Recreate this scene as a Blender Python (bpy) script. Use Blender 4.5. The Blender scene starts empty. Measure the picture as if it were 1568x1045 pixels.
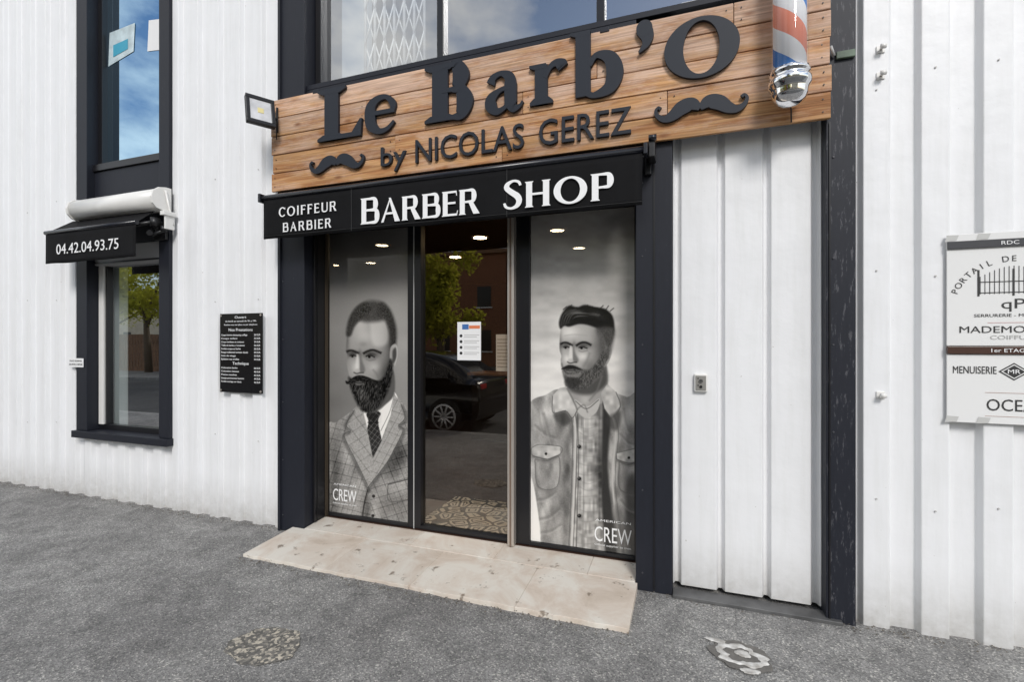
import bpy, bmesh, math, random
import numpy as np
from mathutils import Vector, Matrix
random.seed(7); rng=np.random.default_rng(7)
scene=bpy.context.scene
COL=scene.collection
R=math.radians

# ------------------------------------------------------------------ helpers
def empty(name,loc=(0,0,0)):
    o=bpy.data.objects.new(name,None); COL.objects.link(o); o.location=loc; o.empty_display_size=.1
    return o
def mesh_obj(name,verts,faces,mat=None,parent=None,smooth=False):
    me=bpy.data.meshes.new(name); me.from_pydata([tuple(v) for v in verts],[],faces)
    me.validate(); me.update()
    o=bpy.data.objects.new(name,me); COL.objects.link(o)
    if mat: me.materials.append(mat)
    if parent: o.parent=parent
    if smooth: me.polygons.foreach_set('use_smooth',[True]*len(me.polygons))
    return o
def bevel(o,w,seg=2):
    m=o.modifiers.new('bev','BEVEL'); m.width=w; m.segments=seg; m.limit_method='ANGLE'; m.angle_limit=R(40)
    return o
def box(name,x0,x1,y0,y1,z0,z1,mat,parent=None,bev=0):
    v=[(x,y,z) for x in(x0,x1) for y in(y0,y1) for z in(z0,z1)]
    f=[(0,1,3,2),(4,6,7,5),(0,4,5,1),(2,3,7,6),(0,2,6,4),(1,5,7,3)]
    o=mesh_obj(name,v,f,mat,parent)
    if bev: bevel(o,bev)
    return o
def pane(name,x0,x1,y,z0,z1,mat,parent):
    return mesh_obj(name,[(x0,y,z0),(x1,y,z0),(x1,y,z1),(x0,y,z1)],[(0,1,2,3)],mat,parent)
def cyl(name,p0,p1,r0,r1,mat,parent=None,n=24,smooth=True,caps=True):
    p0=Vector(p0);p1=Vector(p1);d=(p1-p0).normalized()
    a=d.orthogonal().normalized();b=d.cross(a)
    v=[];f=[]
    for p,r in((p0,r0),(p1,r1)):
        for i in range(n):
            t=2*math.pi*i/n; v.append(p+a*math.cos(t)*r+b*math.sin(t)*r)
    for i in range(n): f.append((i,(i+1)%n,n+(i+1)%n,n+i))
    if caps: f.append(tuple(range(n))[::-1]); f.append(tuple(range(n,2*n)))
    o=mesh_obj(name,v,f,mat,parent)
    if smooth:
        for p in o.data.polygons: p.use_smooth=len(p.vertices)==4
    return o
def lathe(name,prof,cx,cy,mat,parent=None,n=40):
    v=[];f=[]
    for r,z in prof:
        for i in range(n):
            t=2*math.pi*i/n; v.append((cx+r*math.cos(t),cy+r*math.sin(t),z))
    for k in range(len(prof)-1):
        for i in range(n):
            f.append((k*n+i,k*n+(i+1)%n,(k+1)*n+(i+1)%n,(k+1)*n+i))
    return mesh_obj(name,v,f,mat,parent,smooth=True)
# ------------------------------------------------------------------ materials
def newmat(name):
    m=bpy.data.materials.new(name); m.use_nodes=True
    nt=m.node_tree; return m,nt,nt.nodes['Principled BSDF']
def N(nt,t,**k):
    n=nt.nodes.new(t)
    for a,b in k.items(): setattr(n,a,b)
    return n
def L(nt,a,b): nt.links.new(a,b)
def simple(name,col,rough=.5,metal=0,var=0.0,scale=8,bump=0,bscale=60,stretch=(1,1,1),col2=None,emit=None,spec=.5):
    m,nt,b=newmat(name)
    b.inputs['Roughness'].default_value=rough; b.inputs['Metallic'].default_value=metal
    b.inputs['Specular IOR Level'].default_value=spec
    b.inputs['Base Color'].default_value=(*col,1)
    tc=N(nt,'ShaderNodeTexCoord'); mp=N(nt,'ShaderNodeMapping'); mp.inputs['Scale'].default_value=stretch
    L(nt,tc.outputs['Object'],mp.inputs['Vector'])
    if var>0 or col2:
        nz=N(nt,'ShaderNodeTexNoise'); nz.inputs['Scale'].default_value=scale; nz.inputs['Detail'].default_value=6
        L(nt,mp.outputs[0],nz.inputs['Vector'])
        cr=N(nt,'ShaderNodeValToRGB')
        c2=col2 if col2 else tuple(c*(1-var) for c in col)
        cr.color_ramp.elements[0].position=.35; cr.color_ramp.elements[1].position=.65
        cr.color_ramp.elements[0].color=(*c2,1); cr.color_ramp.elements[1].color=(*col,1)
        L(nt,nz.outputs['Fac'],cr.inputs[0]); L(nt,cr.outputs[0],b.inputs['Base Color'])
    if bump:
        n2=N(nt,'ShaderNodeTexNoise'); n2.inputs['Scale'].default_value=bscale; n2.inputs['Detail'].default_value=4
        L(nt,mp.outputs[0],n2.inputs['Vector'])
        bp=N(nt,'ShaderNodeBump'); bp.inputs['Strength'].default_value=bump; bp.inputs['Distance'].default_value=.01
        L(nt,n2.outputs['Fac'],bp.inputs['Height']); L(nt,bp.outputs[0],b.inputs['Normal'])
    if emit:
        b.inputs['Emission Color'].default_value=(*emit[0],1); b.inputs['Emission Strength'].default_value=emit[1]
    return m

def white_cladding():
    m,nt,b=newmat('white_painted_steel'); b.inputs['Roughness'].default_value=.45
    tc=N(nt,'ShaderNodeTexCoord')
    mp=N(nt,'ShaderNodeMapping'); mp.inputs['Scale'].default_value=(9,9,.7); L(nt,tc.outputs['Object'],mp.inputs[0])
    nz=N(nt,'ShaderNodeTexNoise'); nz.inputs['Scale'].default_value=2.2; nz.inputs['Detail'].default_value=7; nz.inputs['Roughness'].default_value=.65
    L(nt,mp.outputs[0],nz.inputs[0])
    cr=N(nt,'ShaderNodeValToRGB'); cr.color_ramp.elements[0].position=.25; cr.color_ramp.elements[1].position=.55
    cr.color_ramp.elements[0].color=(.765,.77,.77,1); cr.color_ramp.elements[1].color=(.82,.825,.835,1)
    L(nt,nz.outputs[0],cr.inputs[0])
    sp=N(nt,'ShaderNodeSeparateXYZ'); L(nt,tc.outputs['Object'],sp.inputs[0])
    mr=N(nt,'ShaderNodeMapRange'); mr.inputs['From Min'].default_value=.0; mr.inputs['From Max'].default_value=.40; mr.inputs['To Min'].default_value=1; mr.inputs['To Max'].default_value=0
    L(nt,sp.outputs['Z'],mr.inputs[0])
    pw=N(nt,'ShaderNodeMath',operation='POWER'); pw.inputs[1].default_value=1.5; L(nt,mr.outputs[0],pw.inputs[0])
    n2=N(nt,'ShaderNodeTexNoise'); n2.inputs['Scale'].default_value=14; n2.inputs['Detail'].default_value=8; n2.inputs['Roughness'].default_value=.7
    L(nt,tc.outputs['Object'],n2.inputs[0])
    mu=N(nt,'ShaderNodeMath',operation='MULTIPLY'); L(nt,pw.outputs[0],mu.inputs[0]); L(nt,n2.outputs[0],mu.inputs[1])
    mx=N(nt,'ShaderNodeMix',data_type='RGBA'); L(nt,mu.outputs[0],mx.inputs[0]); L(nt,cr.outputs[0],mx.inputs[6]); mx.inputs[7].default_value=(.30,.28,.24,1)
    n3=N(nt,'ShaderNodeTexNoise'); n3.inputs['Scale'].default_value=38; n3.inputs['Detail'].default_value=3; L(nt,tc.outputs['Object'],n3.inputs[0])
    c3=N(nt,'ShaderNodeMath',operation='GREATER_THAN'); c3.inputs[1].default_value=.77; L(nt,n3.outputs[0],c3.inputs[0])
    m2=N(nt,'ShaderNodeMix',data_type='RGBA'); L(nt,c3.outputs[0],m2.inputs[0]); L(nt,mx.outputs[2],m2.inputs[6]); m2.inputs[7].default_value=(.45,.43,.4,1)
    L(nt,m2.outputs[2],b.inputs['Base Color'])
    n4=N(nt,'ShaderNodeTexNoise'); n4.inputs['Scale'].default_value=4; n4.inputs['Detail'].default_value=5; L(nt,tc.outputs['Object'],n4.inputs[0])
    bp=N(nt,'ShaderNodeBump'); bp.inputs['Strength'].default_value=.4; bp.inputs['Distance'].default_value=.02
    L(nt,n4.outputs[0],bp.inputs['Height']); L(nt,bp.outputs[0],b.inputs['Normal'])
    return m
def frame_mat(name,worn=0.0):
    m,nt,b=newmat(name); b.inputs['Roughness'].default_value=.5; b.inputs['Specular IOR Level'].default_value=.3
    tc=N(nt,'ShaderNodeTexCoord'); mp=N(nt,'ShaderNodeMapping'); mp.inputs['Scale'].default_value=(30,30,5); L(nt,tc.outputs['Object'],mp.inputs[0])
    nz=N(nt,'ShaderNodeTexNoise'); nz.inputs['Scale'].default_value=2.; nz.inputs['Detail'].default_value=9; nz.inputs['Roughness'].default_value=.75; L(nt,mp.outputs[0],nz.inputs[0])
    cr=N(nt,'ShaderNodeValToRGB'); e=cr.color_ramp.elements
    e[0].position=0; e[0].color=(.010,.011,.016,1); e[1].position=.66-worn; e[1].color=(.016,.018,.026,1)
    x=e.new(.70-worn); x.color=(.08,.08,.09,1)
    L(nt,nz.outputs[0],cr.inputs[0]); L(nt,cr.outputs[0],b.inputs['Base Color'])
    return m
def asphalt(name,light,dark,sc=150):
    m,nt,b=newmat(name); b.inputs['Roughness'].default_value=.9
    tc=N(nt,'ShaderNodeTexCoord')
    a=N(nt,'ShaderNodeTexNoise'); a.inputs['Scale'].default_value=.9; a.inputs['Detail'].default_value=8; a.inputs['Roughness'].default_value=.62
    L(nt,tc.outputs['Object'],a.inputs[0])
    cr=N(nt,'ShaderNodeValToRGB'); cr.color_ramp.elements[0].position=.36; cr.color_ramp.elements[1].position=.64
    cr.color_ramp.elements[0].color=(*dark,1); cr.color_ramp.elements[1].color=(*light,1); L(nt,a.outputs[0],cr.inputs[0])
    v=N(nt,'ShaderNodeTexVoronoi'); v.inputs['Scale'].default_value=sc; L(nt,tc.outputs['Object'],v.inputs['Vector'])
    sp=N(nt,'ShaderNodeSeparateColor'); L(nt,v.outputs['Color'],sp.inputs[0])
    c2=N(nt,'ShaderNodeValToRGB'); e=c2.color_ramp.elements; e[0].position=0; e[0].color=(.5,.5,.5,1); e[1].position=1; e[1].color=(2.1,2.05,1.95,1)
    x=e.new(.5); x.color=(.93,.93,.93,1); x=e.new(.88); x.color=(1.15,1.15,1.13,1)
    L(nt,sp.outputs[0],c2.inputs[0])
    mx=N(nt,'ShaderNodeMix',data_type='RGBA',blend_type='MULTIPLY'); mx.inputs[0].default_value=1; L(nt,cr.outputs[0],mx.inputs[6]); L(nt,c2.outputs[0],mx.inputs[7])
    n3=N(nt,'ShaderNodeTexNoise'); n3.inputs['Scale'].default_value=6; n3.inputs['Detail'].default_value=9; n3.inputs['Roughness'].default_value=.72; L(nt,tc.outputs['Object'],n3.inputs[0])
    c3=N(nt,'ShaderNodeValToRGB'); c3.color_ramp.elements[0].position=.35; c3.color_ramp.elements[0].color=(.68,.68,.68,1); c3.color_ramp.elements[1].position=.6; c3.color_ramp.elements[1].color=(1.1,1.1,1.09,1)
    L(nt,n3.outputs[0],c3.inputs[0])
    m2=N(nt,'ShaderNodeMix',data_type='RGBA',blend_type='MULTIPLY'); m2.inputs[0].default_value=1; L(nt,mx.outputs[2],m2.inputs[6]); L(nt,c3.outputs[0],m2.inputs[7])
    n5=N(nt,'ShaderNodeTexNoise'); n5.inputs['Scale'].default_value=2.5; n5.inputs['Detail'].default_value=5; L(nt,tc.outputs['Object'],n5.inputs[0])
    mxv=N(nt,'ShaderNodeMix',data_type='VECTOR'); mxv.inputs[0].default_value=.12; L(nt,tc.outputs['Object'],mxv.inputs[4]); L(nt,n5.outputs['Color'],mxv.inputs[5])
    vc=N(nt,'ShaderNodeTexVoronoi',feature='DISTANCE_TO_EDGE'); vc.inputs['Scale'].default_value=.75; L(nt,mxv.outputs[1],vc.inputs['Vector'])
    lt=N(nt,'ShaderNodeMapRange'); lt.inputs['From Min'].default_value=.0010; lt.inputs['From Max'].default_value=.004; lt.inputs['To Min'].default_value=.68; lt.inputs['To Max'].default_value=1; L(nt,vc.outputs['Distance'],lt.inputs[0])
    gate=N(nt,'ShaderNodeMapRange'); gate.inputs['From Min'].default_value=.50; gate.inputs['From Max'].default_value=.58; L(nt,n5.outputs['Fac'],gate.inputs[0])
    mm=N(nt,'ShaderNodeMix',data_type='FLOAT'); L(nt,gate.outputs[0],mm.inputs[0]); mm.inputs[2].default_value=1; L(nt,lt.outputs[0],mm.inputs[3])
    m3=N(nt,'ShaderNodeVectorMath',operation='SCALE'); L(nt,m2.outputs[2],m3.inputs[0]); L(nt,mm.outputs[0],m3.inputs['Scale'])
    L(nt,m3.outputs[0],b.inputs['Base Color'])
    bp=N(nt,'ShaderNodeBump'); bp.inputs['Strength'].default_value=.6; bp.inputs['Distance'].default_value=.005
    L(nt,v.outputs['Distance'],bp.inputs['Height']); L(nt,bp.outputs[0],b.inputs['Normal'])
    return m
def wood():
    m,nt,b=newmat('weathered_pine'); b.inputs['Roughness'].default_value=.65; b.inputs['Specular IOR Level'].default_value=.25
    tc=N(nt,'ShaderNodeTexCoord'); oi=N(nt,'ShaderNodeObjectInfo')
    mu=N(nt,'ShaderNodeMath',operation='MULTIPLY'); mu.inputs[1].default_value=37; L(nt,oi.outputs['Random'],mu.inputs[0])
    cb=N(nt,'ShaderNodeCombineXYZ'); L(nt,mu.outputs[0],cb.inputs[0]); L(nt,mu.outputs[0],cb.inputs[1]); L(nt,mu.outputs[0],cb.inputs[2])
    ad=N(nt,'ShaderNodeVectorMath',operation='ADD'); L(nt,tc.outputs['Object'],ad.inputs[0]); L(nt,cb.outputs[0],ad.inputs[1])
    mp=N(nt,'ShaderNodeMapping'); mp.inputs['Scale'].default_value=(.7,5,8); L(nt,ad.outputs[0],mp.inputs[0])
    nz=N(nt,'ShaderNodeTexNoise'); nz.inputs['Scale'].default_value=1.5; nz.inputs['Detail'].default_value=3; nz.inputs['Distortion'].default_value=.5; L(nt,mp.outputs[0],nz.inputs[0])
    w=N(nt,'ShaderNodeMath',operation='MULTIPLY'); w.inputs[1].default_value=26; L(nt,nz.outputs[0],w.inputs[0])
    s=N(nt,'ShaderNodeMath',operation='SINE'); L(nt,w.outputs[0],s.inputs[0])
    cr=N(nt,'ShaderNodeValToRGB'); e=cr.color_ramp.elements; e[0].position=0; e[0].color=(.40,.185,.075,1); e[1].position=1; e[1].color=(.58,.33,.155,1)
    mr=N(nt,'ShaderNodeMapRange'); mr.inputs['From Min'].default_value=-1; L(nt,s.outputs[0],mr.inputs[0]); L(nt,mr.outputs[0],cr.inputs[0])
    mp2=N(nt,'ShaderNodeMapping'); mp2.inputs['Scale'].default_value=(2.5,60,120); L(nt,ad.outputs[0],mp2.inputs[0])
    n2=N(nt,'ShaderNodeTexNoise'); n2.inputs['Scale'].default_value=1; n2.inputs['Detail'].default_value=6; L(nt,mp2.outputs[0],n2.inputs[0])
    c2=N(nt,'ShaderNodeValToRGB'); c2.color_ramp.elements[0].position=.3; c2.color_ramp.elements[0].color=(.62,.60,.58,1); c2.color_ramp.elements[1].position=.62; c2.color_ramp.elements[1].color=(1.1,1.08,1.05,1)
    L(nt,n2.outputs[0],c2.inputs[0])
    mx=N(nt,'ShaderNodeMix',data_type='RGBA',blend_type='MULTIPLY'); mx.inputs[0].default_value=1; L(nt,cr.outputs[0],mx.inputs[6]); L(nt,c2.outputs[0],mx.inputs[7])
    n3=N(nt,'ShaderNodeTexNoise'); n3.inputs['Scale'].default_value=1.6; n3.inputs['Detail'].default_value=8; n3.inputs['Roughness'].default_value=.75
    mp3=N(nt,'ShaderNodeMapping'); mp3.inputs['Scale'].default_value=(1.2,2,4.5); L(nt,ad.outputs[0],mp3.inputs[0]); L(nt,mp3.outputs[0],n3.inputs[0])
    sz=N(nt,'ShaderNodeSeparateXYZ'); L(nt,tc.outputs['Object'],sz.inputs[0])
    zr=N(nt,'ShaderNodeMapRange'); zr.inputs['From Min'].default_value=2.8; zr.inputs['From Max'].default_value=3.55; zr.inputs['To Min'].default_value=-.07; zr.inputs['To Max'].default_value=.08; L(nt,sz.outputs[2],zr.inputs[0])
    az=N(nt,'ShaderNodeMath',operation='ADD'); L(nt,n3.outputs[0],az.inputs[0]); L(nt,zr.outputs[0],az.inputs[1])
    c3=N(nt,'ShaderNodeMapRange'); c3.inputs['From Min'].default_value=.42; c3.inputs['From Max'].default_value=.62; c3.inputs['To Max'].default_value=.8; L(nt,az.outputs[0],c3.inputs[0])
    wc=N(nt,'ShaderNodeMix',data_type='RGBA',blend_type='MULTIPLY'); wc.inputs[0].default_value=.9; wc.inputs[6].default_value=(.66,.48,.38,1); L(nt,c2.outputs[0],wc.inputs[7])
    m2=N(nt,'ShaderNodeMix',data_type='RGBA'); L(nt,c3.outputs[0],m2.inputs[0]); L(nt,mx.outputs[2],m2.inputs[6]); L(nt,wc.outputs[2],m2.inputs[7])
    mp4=N(nt,'ShaderNodeMapping'); mp4.inputs['Scale'].default_value=(3.0,3,8); L(nt,ad.outputs[0],mp4.inputs[0])
    v=N(nt,'ShaderNodeTexVoronoi'); v.inputs['Scale'].default_value=1; L(nt,mp4.outputs[0],v.inputs['Vector'])
    kr=N(nt,'ShaderNodeMapRange'); kr.inputs['From Min'].default_value=.05; kr.inputs['From Max'].default_value=.16; kr.inputs['To Min'].default_value=.85; kr.inputs['To Max'].default_value=0; L(nt,v.outputs['Distance'],kr.inputs[0])
    m3=N(nt,'ShaderNodeMix',data_type='RGBA'); L(nt,kr.outputs[0],m3.inputs[0]); L(nt,m2.outputs[2],m3.inputs[6]); m3.inputs[7].default_value=(.20,.075,.03,1)
    hs=N(nt,'ShaderNodeHueSaturation'); r2=N(nt,'ShaderNodeMapRange'); r2.inputs['To Min'].default_value=.82; r2.inputs['To Max'].default_value=1.15; L(nt,oi.outputs['Random'],r2.inputs[0]); L(nt,r2.outputs[0],hs.inputs['Value'])
    L(nt,m3.outputs[2],hs.inputs['Color']); L(nt,hs.outputs[0],b.inputs['Base Color'])
    bp=N(nt,'ShaderNodeBump'); bp.inputs['Strength'].default_value=.5; bp.inputs['Distance'].default_value=.004; L(nt,n2.outputs[0],bp.inputs['Height']); L(nt,bp.outputs[0],b.inputs['Normal'])
    return m
def glass(name,base,gain,tint,wav=.0,gcol=(.95,.97,1)):
    # thin pane: Schlick-like reflectance, symmetric from both sides
    m=bpy.data.materials.new(name); m.use_nodes=True; nt=m.node_tree; nt.nodes.clear()
    out=N(nt,'ShaderNodeOutputMaterial'); mx=N(nt,'ShaderNodeMixShader'); tr=N(nt,'ShaderNodeBsdfTransparent'); gl=N(nt,'ShaderNodeBsdfGlossy')
    tr.inputs[0].default_value=(*tint,1); gl.inputs['Roughness'].default_value=0.0; gl.inputs[0].default_value=(*gcol,1)
    lw=N(nt,'ShaderNodeLayerWeight'); lw.inputs['Blend'].default_value=.5
    pw=N(nt,'ShaderNodeMath',operation='POWER'); pw.inputs[1].default_value=3.5; L(nt,lw.outputs['Facing'],pw.inputs[0])
    ma=N(nt,'ShaderNodeMath',operation='MULTIPLY_ADD'); ma.inputs[1].default_value=gain; ma.inputs[2].default_value=base; ma.use_clamp=True
    L(nt,pw.outputs[0],ma.inputs[0]); L(nt,ma.outputs[0],mx.inputs[0]); L(nt,tr.outputs[0],mx.inputs[1]); L(nt,gl.outputs[0],mx.inputs[2]); L(nt,mx.outputs[0],out.inputs[0])
    if wav:
        tc=N(nt,'ShaderNodeTexCoord'); nz=N(nt,'ShaderNodeTexNoise'); nz.inputs['Scale'].default_value=1.3; nz.inputs['Detail'].default_value=1; L(nt,tc.outputs['Object'],nz.inputs[0])
        bp=N(nt,'ShaderNodeBump'); bp.inputs['Strength'].default_value=wav; bp.inputs['Distance'].default_value=.02; L(nt,nz.outputs[0],bp.inputs['Height']); L(nt,bp.outputs[0],gl.inputs['Normal'])
    return m
def poster_mat():
    m=bpy.data.materials.new('printed_film'); m.use_nodes=True; nt=m.node_tree; b=nt.nodes['Principled BSDF']; out=nt.nodes['Material Output']
    at=N(nt,'ShaderNodeAttribute'); at.attribute_name='print'; L(nt,at.outputs['Color'],b.inputs['Base Color']); b.inputs['Roughness'].default_value=.10
    b.inputs['Specular IOR Level'].default_value=.45
    tr=N(nt,'ShaderNodeBsdfTransparent'); mx=N(nt,'ShaderNodeMixShader'); mx.inputs[0].default_value=.05
    L(nt,b.outputs[0],mx.inputs[1]); L(nt,tr.outputs[0],mx.inputs[2]); L(nt,mx.outputs[0],out.inputs[0]); return m
def leaf_mat():
    m=simple('foliage_leaf',(.12,.15,.02),.6,col2=(.19,.15,.02),scale=1.2); nt=m.node_tree; b=nt.nodes['Principled BSDF']; out=nt.nodes['Material Output']
    t=N(nt,'ShaderNodeBsdfTranslucent'); t.inputs[0].default_value=(.50,.50,.06,1); mx=N(nt,'ShaderNodeMixShader'); mx.inputs[0].default_value=.6
    L(nt,b.outputs[0],mx.inputs[1]); L(nt,t.outputs[0],mx.inputs[2]); L(nt,mx.outputs[0],out.inputs[0]); return m

M_white=white_cladding()
M_frame=frame_mat('anthracite_paint'); M_framew=frame_mat('anthracite_paint_worn',.09)
M_wood=wood()
M_letter=simple('charcoal_letter',(.018,.022,.031),.5,spec=.3)
M_awn=simple('black_awning_fabric',(.006,.006,.007),.8,var=.3,scale=6,bump=.15,bscale=900,spec=.2)
M_awnbar=simple('black_lacquered_bar',(.010,.011,.016),.25)
M_wtext=simple('white_lettering',(.86,.86,.86),.5)
M_alu=simple('brushed_aluminium',(.55,.50,.45),.35,metal=.6)
M_white_al=simple('white_lacquered_aluminium',(.80,.79,.76),.3,var=.06,scale=5)
M_chrome=simple('chrome',(.85,.85,.86),.08,metal=1)
M_doorframe=simple('dark_door_frame',(.009,.009,.011),.3)
M_black=simple('black_plastic',(.01,.01,.011),.4)
M_doorglass=glass('door_glass',.21,.6,(.72,.66,.58),.02,(1,.93,.84))
M_posterglass=glass('poster_glass',.05,.5,(.95,.95,.95))
M_upglass=glass('upper_window_glass',.36,.5,(.9,.93,.95),.06)
M_winglass=glass('window_glass',.46,.6,(.80,.82,.83),.05)
M_asph=asphalt('worn_pavement_asphalt',(.31,.305,.295),(.195,.19,.186))
M_road=asphalt('road_asphalt',(.10,.10,.10),(.06,.06,.06))
M_poster=poster_mat()
M_paper=simple('paper',(.8,.8,.8),.7)
M_grey=simple('grey_plastic',(.42,.42,.41),.5)
M_green=leaf_mat()
M_bark=simple('bark',(.12,.09,.06),.9,bump=.6,bscale=30)
M_brown=simple('brown_fence',(.24,.13,.07),.7,var=.3)
M_cream=simple('cream_render',(.70,.62,.48),.85,var=.15,scale=3)
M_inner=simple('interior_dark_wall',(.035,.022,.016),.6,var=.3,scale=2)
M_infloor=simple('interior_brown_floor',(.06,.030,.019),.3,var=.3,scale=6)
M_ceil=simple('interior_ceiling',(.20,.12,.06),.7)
M_spot=simple('downlight_lamp',(1,.9,.7),.5,emit=((1,.78,.48),50))
M_uproom=simple('upper_room_wall',(.30,.31,.32),.8)

# ------------------------------------------------------------------ glyph builder
def cr_spline(P,n=8,closed=False):
    P=[np.array(p,float) for p in P]; out=[]; k=len(P)
    for i in range(k if closed else k-1):
        if closed: a,b,c,d=P[(i-1)%k],P[i],P[(i+1)%k],P[(i+2)%k]
        else: a=P[i-1] if i>0 else 2*P[0]-P[1]; b=P[i]; c=P[i+1]; d=P[i+2] if i+2<k else 2*P[-1]-P[-2]
        for j in range(n):
            t=j/n; out.append(.5*((2*b)+(-a+c)*t+(2*a-5*b+4*c-d)*t*t+(-a+3*b-3*c+d)*t**3))
    if not closed: out.append(P[-1])
    return out
def rib(pts,closed=False,n=8):   # pts: (x,y,width)
    s=cr_spline(pts,n,closed); k=len(s); A=[];B=[]
    for i in range(k):
        p=s[i]; q=s[(i+1)%k] if (closed or i<k-1) else s[i]; o=s[i-1] if (closed or i>0) else s[i]
        t=(q-o)[:2]; t=t/(np.linalg.norm(t)+1e-9); nrm=np.array([-t[1],t[0]])
        w=max(p[2],.002)/2
        A.append(tuple(p[:2]+nrm*w)); B.append(tuple(p[:2]-nrm*w))
    return ('strip',A,B,closed)
def rc(x0,x1,y0,y1): return ('poly',[(x0,y0),(x1,y0),(x1,y1),(x0,y1)])
def pl(*p): return ('poly',list(p))
def ring(cx,cy,rx,ry,T,t,n=48,a0=0,a1=360,tilt=0):
    A=[];B=[]; closed=abs(a1-a0)>=360; m=n if closed else n+1
    for i in range(m):
        a=R(a0+(a1-a0)*i/n)
        A.append((cx+rx*math.cos(a),cy+ry*math.sin(a)))
        B.append((cx+(rx-T)*math.cos(a+tilt),cy+(ry-t)*math.sin(a+tilt)))
    return ('strip',A,B,closed)
def glyph(ch,T,t,s):
    h=s*.75 if s>.05 else .03
    h=min(h,.07)
    def stem(x,y0=0,y1=1,top=True,bot=True,sl=None,w=T):
        P=[rc(x,x+w,y0,y1)]
        e=s
        if top: P.append(pl((x-e,y1),(x-e,y1-h*.7),(x-e*.2,y1-h*1.6),(x+w+e*.2,y1-h*1.6),(x+w+e,y1-h*.7),(x+w+e,y1)))
        if bot: P.append(pl((x-e,y0),(x+w+e,y0),(x+w+e,y0+h*.7),(x+w+e*.2,y0+h*1.6),(x-e*.2,y0+h*1.6),(x-e,y0+h*.7)))
        return P
    a=s
    def bowl(x0,xr,yb,yt):
        m=(yb+yt)/2; hh=(yt-yb)
        return rib([(x0,yt-t/2,t),(x0+(xr-x0)*.35,yt-t/2,t*1.05),(xr-T*.75,yt-hh*.12,T*.72),(xr-T/2,m,T),(xr-T*.75,yb+hh*.12,T*.72),(x0+(xr-x0)*.35,yb+t/2,t*1.05),(x0,yb+t/2,t)])
    if ch=='L': return stem(a)+[rc(a+T,.78,0,t*1.1),pl((.62,t),(.78,0),(.80,.32),(.765,.32))],.8
    if ch=='B': return stem(a)+[bowl(a+T*.6,.70,.5-t*.2,1),bowl(a+T*.6,.76,0,.5+t*.8)],.76
    if ch=='P': return stem(a)+[bowl(a+T*.6,.66,.44,1)],.66
    if ch=='R': return stem(a)+[bowl(a+T*.6,.68,.46,1),pl((.36,.50),(.36+T*.9,.50),(.80,0),(.80-T*1.25,0))],.80
    if ch=='E': return stem(a)+[rc(a+T,.60,0,t),rc(a+T,.58,1-t,1),rc(a+T,.54,.5-t*.3,.5+t*.7),pl((.575,t*.5),(.60,0),(.64,.2),(.615,.2)),pl((.555,1-t*.5),(.58,1),(.60,.8),(.575,.8))],.62
    if ch=='F': return stem(a)+[rc(a+T,.56,1-t,1),rc(a+T,.50,.48,.48+t),pl((.54,1-t*.5),(.56,1),(.58,.8),(.555,.8))],.56
    if ch=='I': return stem(a),2*a+T
    if ch=='H': return stem(a)+stem(.72-T+a)+[rc(a+T,.72-T+a,.5-t/2,.5+t/2)],.72+2*a
    if ch=='O': return [ring(.5,.5,.5,.52,T*1.1,t)],1.0
    if ch=='U': return stem(a,.3,1,True,False)+[rib([(a+T/2,.32,T),(a+T*.75,.12,T*.85),(.38,t/2,t*1.2),(.62,.12,t),(.68,.32,t)])]+[rc(.68-t/2,.68+t/2,.3,1)],.72
    if ch=='C': return [ring(.46,.5,.46,.52,T*1.1,t,a0=42,a1=318),pl((.76,.72),(.80,.72),(.82,.98),(.78,.9)),],.80
    if ch=='A': return [pl((.02,0),(.02+t*1.2,0),(.42,.93),(.40,1.0)),pl((.36,1.02),(.44,1.02),(.84,0),(.84-T*1.15,0)),rc(.17,.66,.32,.32+t)]+([rc(-.04,.18,0,h*.7),rc(.6,.9,0,h*.7)] if s>.05 else []),.86
    if ch=='S': return [rib([(.50,.80,t*.8),(.44,.93,t),(.29,.975,t),(.13,.88,T*.7),(.11,.74,T*.85),(.24,.59,T*.95),(.40,.44,T),(.46,.27,T*.85),(.40,.10,T*.7),(.24,.025,t),(.09,.08,t),(.03,.22,t*.8)])],.54
    if ch=='e':
        return [rib([(.60,.36,t*1.1),(.60,.50,T*.6),(.46,.635,t*1.1),(.26,.62,T*.6),(.12,.50,T*.95),(.10,.32,T*1.05),(.14,.15,T*.95),(.30,.03,t*1.4),(.48,.05,t),(.63,.17,t*.7)]),rc(.12,.64,.33,.33+t)],.68
    if ch=='a':
        return [rib([(.10,.50,T*.75),(.16,.60,T*.5),(.32,.645,t*1.1),(.47,.56,T*.8),(.50,.42,T)]),rc(.50-T/2,.50+T/2,.12,.44),
                rib([(.50,.12,T*.9),(.56,.03,t*1.8),(.68,.05,t*.8),(.74,.12,t*.5)]),
                rib([(.48,.40,t),(.28,.36,t*1.1),(.12,.25,T*.8),(.11,.13,T*.95),(.22,.02,t*1.6),(.36,.05,t),(.48,.14,t)])],.74
    if ch=='r':
        return stem(.08+s*.3,0,.64,False,True)+[pl((-.0,.66),(-.0,.62),(.1,.58),(.08+T,.58),(.08+T,.66)),rib([(.06+T,.42,t*.9),(.16+T,.58,t*1.1),(.27+T,.63,T*.5),(.37+T,.585,T*.85),(.40+T,.54,T*.8)])],.44+T
    if ch=='b':
        return [rc(.06,.06+T,.02,1.04),pl((-.03,1.06),(-.03,1.02),(.06,.98),(.06+T,.98),(.06+T,1.06)),
                rib([(.04+T,.50,t),(.30+T*.4,.635,t*1.2),(.60,.56,T*.85),(.68,.33,T*1.1),(.60,.10,T*.85),(.36,.015,t*1.2),(.10+T*.5,.08,t*1.2)])],.76
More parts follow.
